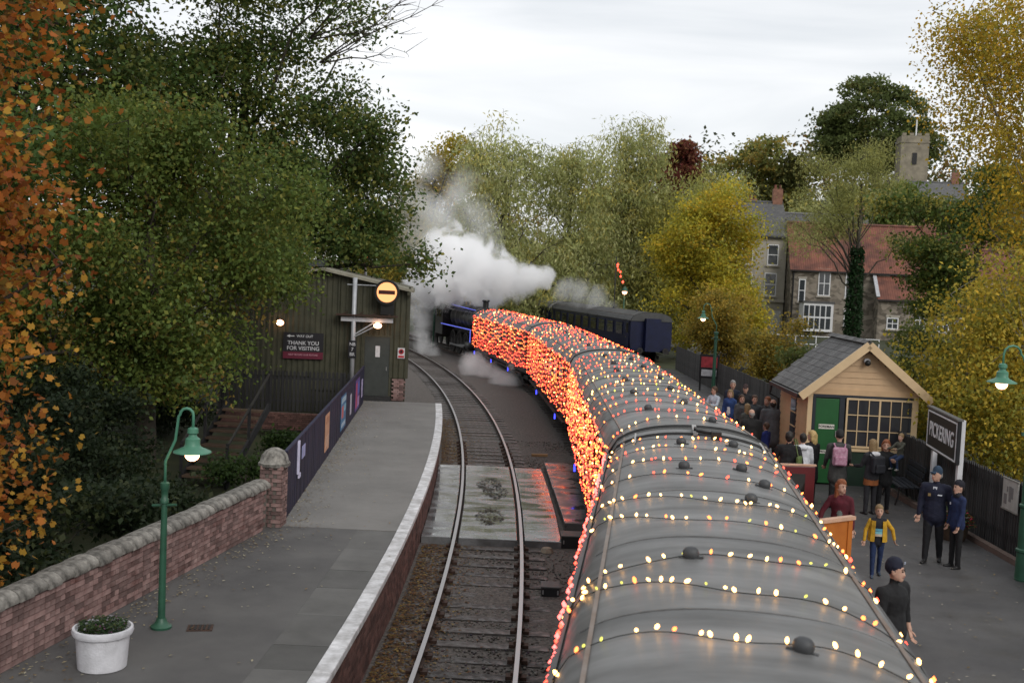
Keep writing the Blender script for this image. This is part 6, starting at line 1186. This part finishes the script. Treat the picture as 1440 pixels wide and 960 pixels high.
add_person('person in grey parka with pink patterned backpack facing the hut', (7.62, 25.65), R(-8), 1.78, (.05, .05, .048), (.012, .012, .013), hair='dark', style='beanie', hatc=(.02, .02, .02), coat=.24, build=1.1, arms=((8, 10, 30), (12, 10, 40)), extra=backpack((.3, .1, .17), .32, (.5, .32, .4)), hood=True)
add_person('woman with fair ponytail, dark coat and black rucksack', (8.22, 25.1), R(20), 1.68, (.022, .022, .026), (.02, .02, .024), hair='light', style='bob', coat=.05, shirt=(.55, .55, .57), hood=True, arms=((20, 10, 60), (10, 12, 40)), extra=lambda t, k: (backpack((.012, .013, .018), .34)(t, k), MB().lathe([(.17 * k, .86 * k), (.185 * k, .86 * k), (.19 * k, .7 * k), (.175 * k, .7 * k)], n=18, rot=Matrix.Diagonal((1, .75, 1))).build('tied_jacket', cloth('rust', (.22, .07, .02)), t)), female=True)
wm = add_person('woman with auburn hair in black coat carrying a child', (8.58, 25.3), R(165), 1.66, (.01, .01, .011), (.008, .008, .01), hair='auburn', style='bob', coat=.16, arms=((40, 10, 75), (34, 16, 80)), female=True, stride=.1, shoes=(.1, .05, .025))
add_person('small fair child in olive coat carried on woman\'s arm', (8.86, 25.16), R(115), 1.0, (.06, .06, .045), (.02, .035, .08), hair='light', style='short', arms=((55, 14, 30), (50, 12, 30)), sit=True, child=True, z=1.72, vox=.0155, shoes=(.3, .28, .26))
add_person('person in dark jacket with green shoulder bag by maroon door', (6.35, 25.2), R(-25), 1.75, (.014, .014, .015), BK2, hair='dark', coat=.05, build=1.15, arms=((10, 16, 50), (10, 14, 30)), extra=shoulder_bag((.09, .13, .04), 1, 1.12))
add_person('dark haired woman in white padded jacket seen from behind', (6.88, 26.0), R(-15), 1.62, (.62, .63, .66), (.012, .012, .014), hair='dark', style='short', coat=.04, build=1.1, arms=((8, 10, 20), (8, 10, 20)), female=True, hood=True)
add_person('blonde woman in long black coat by the green door', (7.13, 26.15), R(20), 1.68, (.008, .007, .009), BK2, hair='blonde', style='bob', coat=.32, arms=((6, 6, 10), (6, 6, 10)), female=True, head_turn=40)
G = 'people waiting on the platform behind the train'
crowd = [('man in pale blue shirt and dark waistcoat reading a leaflet', (6.55, 35.8), 130, 1.72, (.4, .44, .5), (.02, .02, .03), 'brown', 'short', dict(shirt=(.014, .018, .03), arms=((30, 8, 70), (30, 8, 70)), head_turn=-30)),
 ('tall grey haired man in navy anorak at back of crowd', (7.3, 36.7), 175, 1.86, (.014, .018, .035), BK2, 'grey', 'short', {}),
 ('woman in royal blue coat with white scarf', (6.98, 35.4), 150, 1.68, (.02, .05, .16), BK2, 'light', 'bob', dict(coat=.15, shirt=(.6, .6, .62), female=True)),
 ('man in charcoal cap standing by the grey fence', (7.62, 36.2), 160, 1.78, (.018, .018, .02), BK2, 'dark', 'cap', dict(hatc=(.05, .03, .03))),
 ('pale woman with dark scarf and grey jacket', (7.12, 34.3), 185, 1.64, (.075, .075, .078), BK2, 'brown', 'bob', dict(female=True, scarf=True, hatc=(.02, .02, .025))),
 ('man in slate grey jacket looking toward the train', (7.3, 33.3), 165, 1.75, (.05, .055, .06), BK2, 'brown', 'short', dict(head_turn=20)),
 ('fair haired woman in green grey fleece', (6.86, 32.2), 20, 1.6, (.06, .066, .06), BK2, 'light', 'bob', dict(female=True)),
 ('red faced man with ginger hair in dark fleece', (7.62, 33.0), 120, 1.75, (.03, .03, .032), BK2, 'auburn', 'short', {}),
 ('broad balding man in grey overcoat with back turned', (7.5, 31.8), -10, 1.82, (.085, .088, .095), (.015, .015, .018), 'dark', 'bald', dict(coat=.3, build=1.3)),
 ('bald man in black coat with back turned beside train', (6.5, 29.9), 5, 1.72, (.012, .012, .012), BK2, 'grey', 'bald', dict(coat=.2, build=1.2)),
 ('child in bright blue jacket near the hut corner', (6.98, 30.2), 40, 1.3, (.012, .02, .12), BK2, 'brown', 'short', dict(child=True))]
for lb, p_, a_, h_, tp_, lg, hr, st_, kw in crowd: add_person(lb, p_, R(a_), h_, tp_, lg, hair=hr, style=st_, vox=.026, **kw)
finish_people()
# ------------------------------------------------------------------ steam
def steam(name, label, blobs, dens, scale, amp=1.5, lo=.3, hi=.95, grow=1.7):
    """ragged steam: density falls off from each puff's centre and is torn by noise"""
    mb = MB()
    for (x, y, z, r_) in blobs: mb.ball((x, y, z), r_ * grow, 12, 8)
    tmp = mb.build('tmp', m_wf); md = tmp.modifiers.new('r', 'REMESH'); md.mode = 'VOXEL'; md.voxel_size = .3
    me = bpy.data.meshes.new_from_object(tmp.evaluated_get(bpy.context.evaluated_depsgraph_get())); bpy.data.objects.remove(tmp)
    mt = bpy.data.materials.new(name); mt.use_nodes = True; n = mt.node_tree; n.nodes.clear(); K = n.nodes.new; J = n.links.new
    def math_(op, a_, b_):
        q = K('ShaderNodeMath'); q.operation = op
        for k_, v_ in enumerate((a_, b_)):
            if isinstance(v_, (int, float)): q.inputs[k_].default_value = v_
            else: J(v_, q.inputs[k_])
        return q.outputs[0]
    o_ = K('ShaderNodeOutputMaterial'); v = K('ShaderNodeVolumePrincipled'); v.inputs['Color'].default_value = (.995, .995, .998, 1); v.inputs['Anisotropy'].default_value = .1
    t = K('ShaderNodeTexCoord'); nz = K('ShaderNodeTexNoise'); nz.inputs['Scale'].default_value = scale; nz.inputs['Detail'].default_value = 7; nz.inputs['Roughness'].default_value = .62; nz.inputs['Distortion'].default_value = .5; J(t.outputs['Object'], nz.inputs[0])
    f = None
    for (x, y, z, r_) in blobs:
        d_ = K('ShaderNodeVectorMath'); d_.operation = 'DISTANCE'; d_.inputs[1].default_value = (x, y, z); J(t.outputs['Object'], d_.inputs[0])
        u_ = math_('SUBTRACT', 1.0, math_('DIVIDE', d_.outputs['Value'], r_ * grow)); f = u_ if f is None else math_('MAXIMUM', f, u_)
    s_ = math_('ADD', math_('MULTIPLY', f, 1.25), math_('MULTIPLY', math_('SUBTRACT', nz.outputs[0], .5), amp))
    mr = K('ShaderNodeMapRange'); mr.interpolation_type = 'SMOOTHSTEP'; mr.inputs['From Min'].default_value = lo; mr.inputs['From Max'].default_value = hi; mr.inputs['To Max'].default_value = dens; J(s_, mr.inputs[0])
    J(math_('MULTIPLY', mr.outputs[0], math_('GREATER_THAN', f, .02)), v.inputs['Density']); J(v.outputs[0], o_.inputs['Volume'])
    me.materials.clear(); me.materials.append(mt); me.name = name
    return tag(ob(name, me), label, 'steam', kind='stuff')
steam('steam_cloud', 'white steam billowing over the locomotive', [(-6.9, 82, 5.2, 1.0), (-5.7, 81, 5.6, 1.7), (-4.2, 80, 5.6, 1.9), (-2.6, 79, 5.8, 1.8), (-.9, 78, 5.6, 1.4), (.7, 77.5, 5.7, 1.0), (1.8, 77.5, 5.8, .7), (-4.8, 81, 7.2, 1.5), (-3.0, 80, 7.2, 1.2), (-5.9, 82, 4.2, .9), (-2.2, 79, 4.7, 1.2)], 3.2, .65, 2.3, .34, .68)
steam('steam_plume', 'thin steam drifting up in front of the willows', [(-7.0, 84, 8.2, 1.8), (-5.8, 84, 10.0, 2.0), (-4.6, 84, 11.8, 1.6), (-8.0, 85, 11.3, 1.9), (-3.4, 84, 10.2, 1.5), (-7.0, 85, 13.4, 1.5), (-2.6, 83, 8.6, 1.3), (-7.9, 84, 8.6, 1.2)], .4, .45, 1.9, .3, 1.3)
steam('drifting_steam', 'faint steam trailing across the parked carriage roofs', [(3.6, 82, 4.9, .9), (4.8, 82, 4.6, 1.0), (6.0, 82, 4.3, 1.0), (7.0, 82, 3.6, .8)], .5, .6, 1.8, .3, 1.1)
steam('cylinder_steam', 'narrow jet of steam rising beside the tender wheels', [(-6.3, 80.6, .3, .6), (-6.5, 80.8, 1.2, .5), (-6.7, 81, 2.1, .6), (-6.9, 81.2, 3.1, .75), (-7.0, 81.4, 4.1, .9), (-5.6, 80, .1, .5), (-6.4, 80.7, .75, .5), (-6.6, 80.9, 1.65, .5), (-6.8, 81.1, 2.6, .65)], 1.1, .9, 1.9, .3, 1.1, 2.1)
steam('ground_steam', 'low puffs of steam leaking under the lit carriages', [(-2.1, 66.5, .2, .8), (-1.3, 65.5, .0, .65), (-2.5, 67.5, .6, .5), (-.5, 61.5, .1, .6), (.1, 60.8, .0, .55), (.1, 61.0, .8, .3)], 1.4, .9, 1.4, .25, .9)
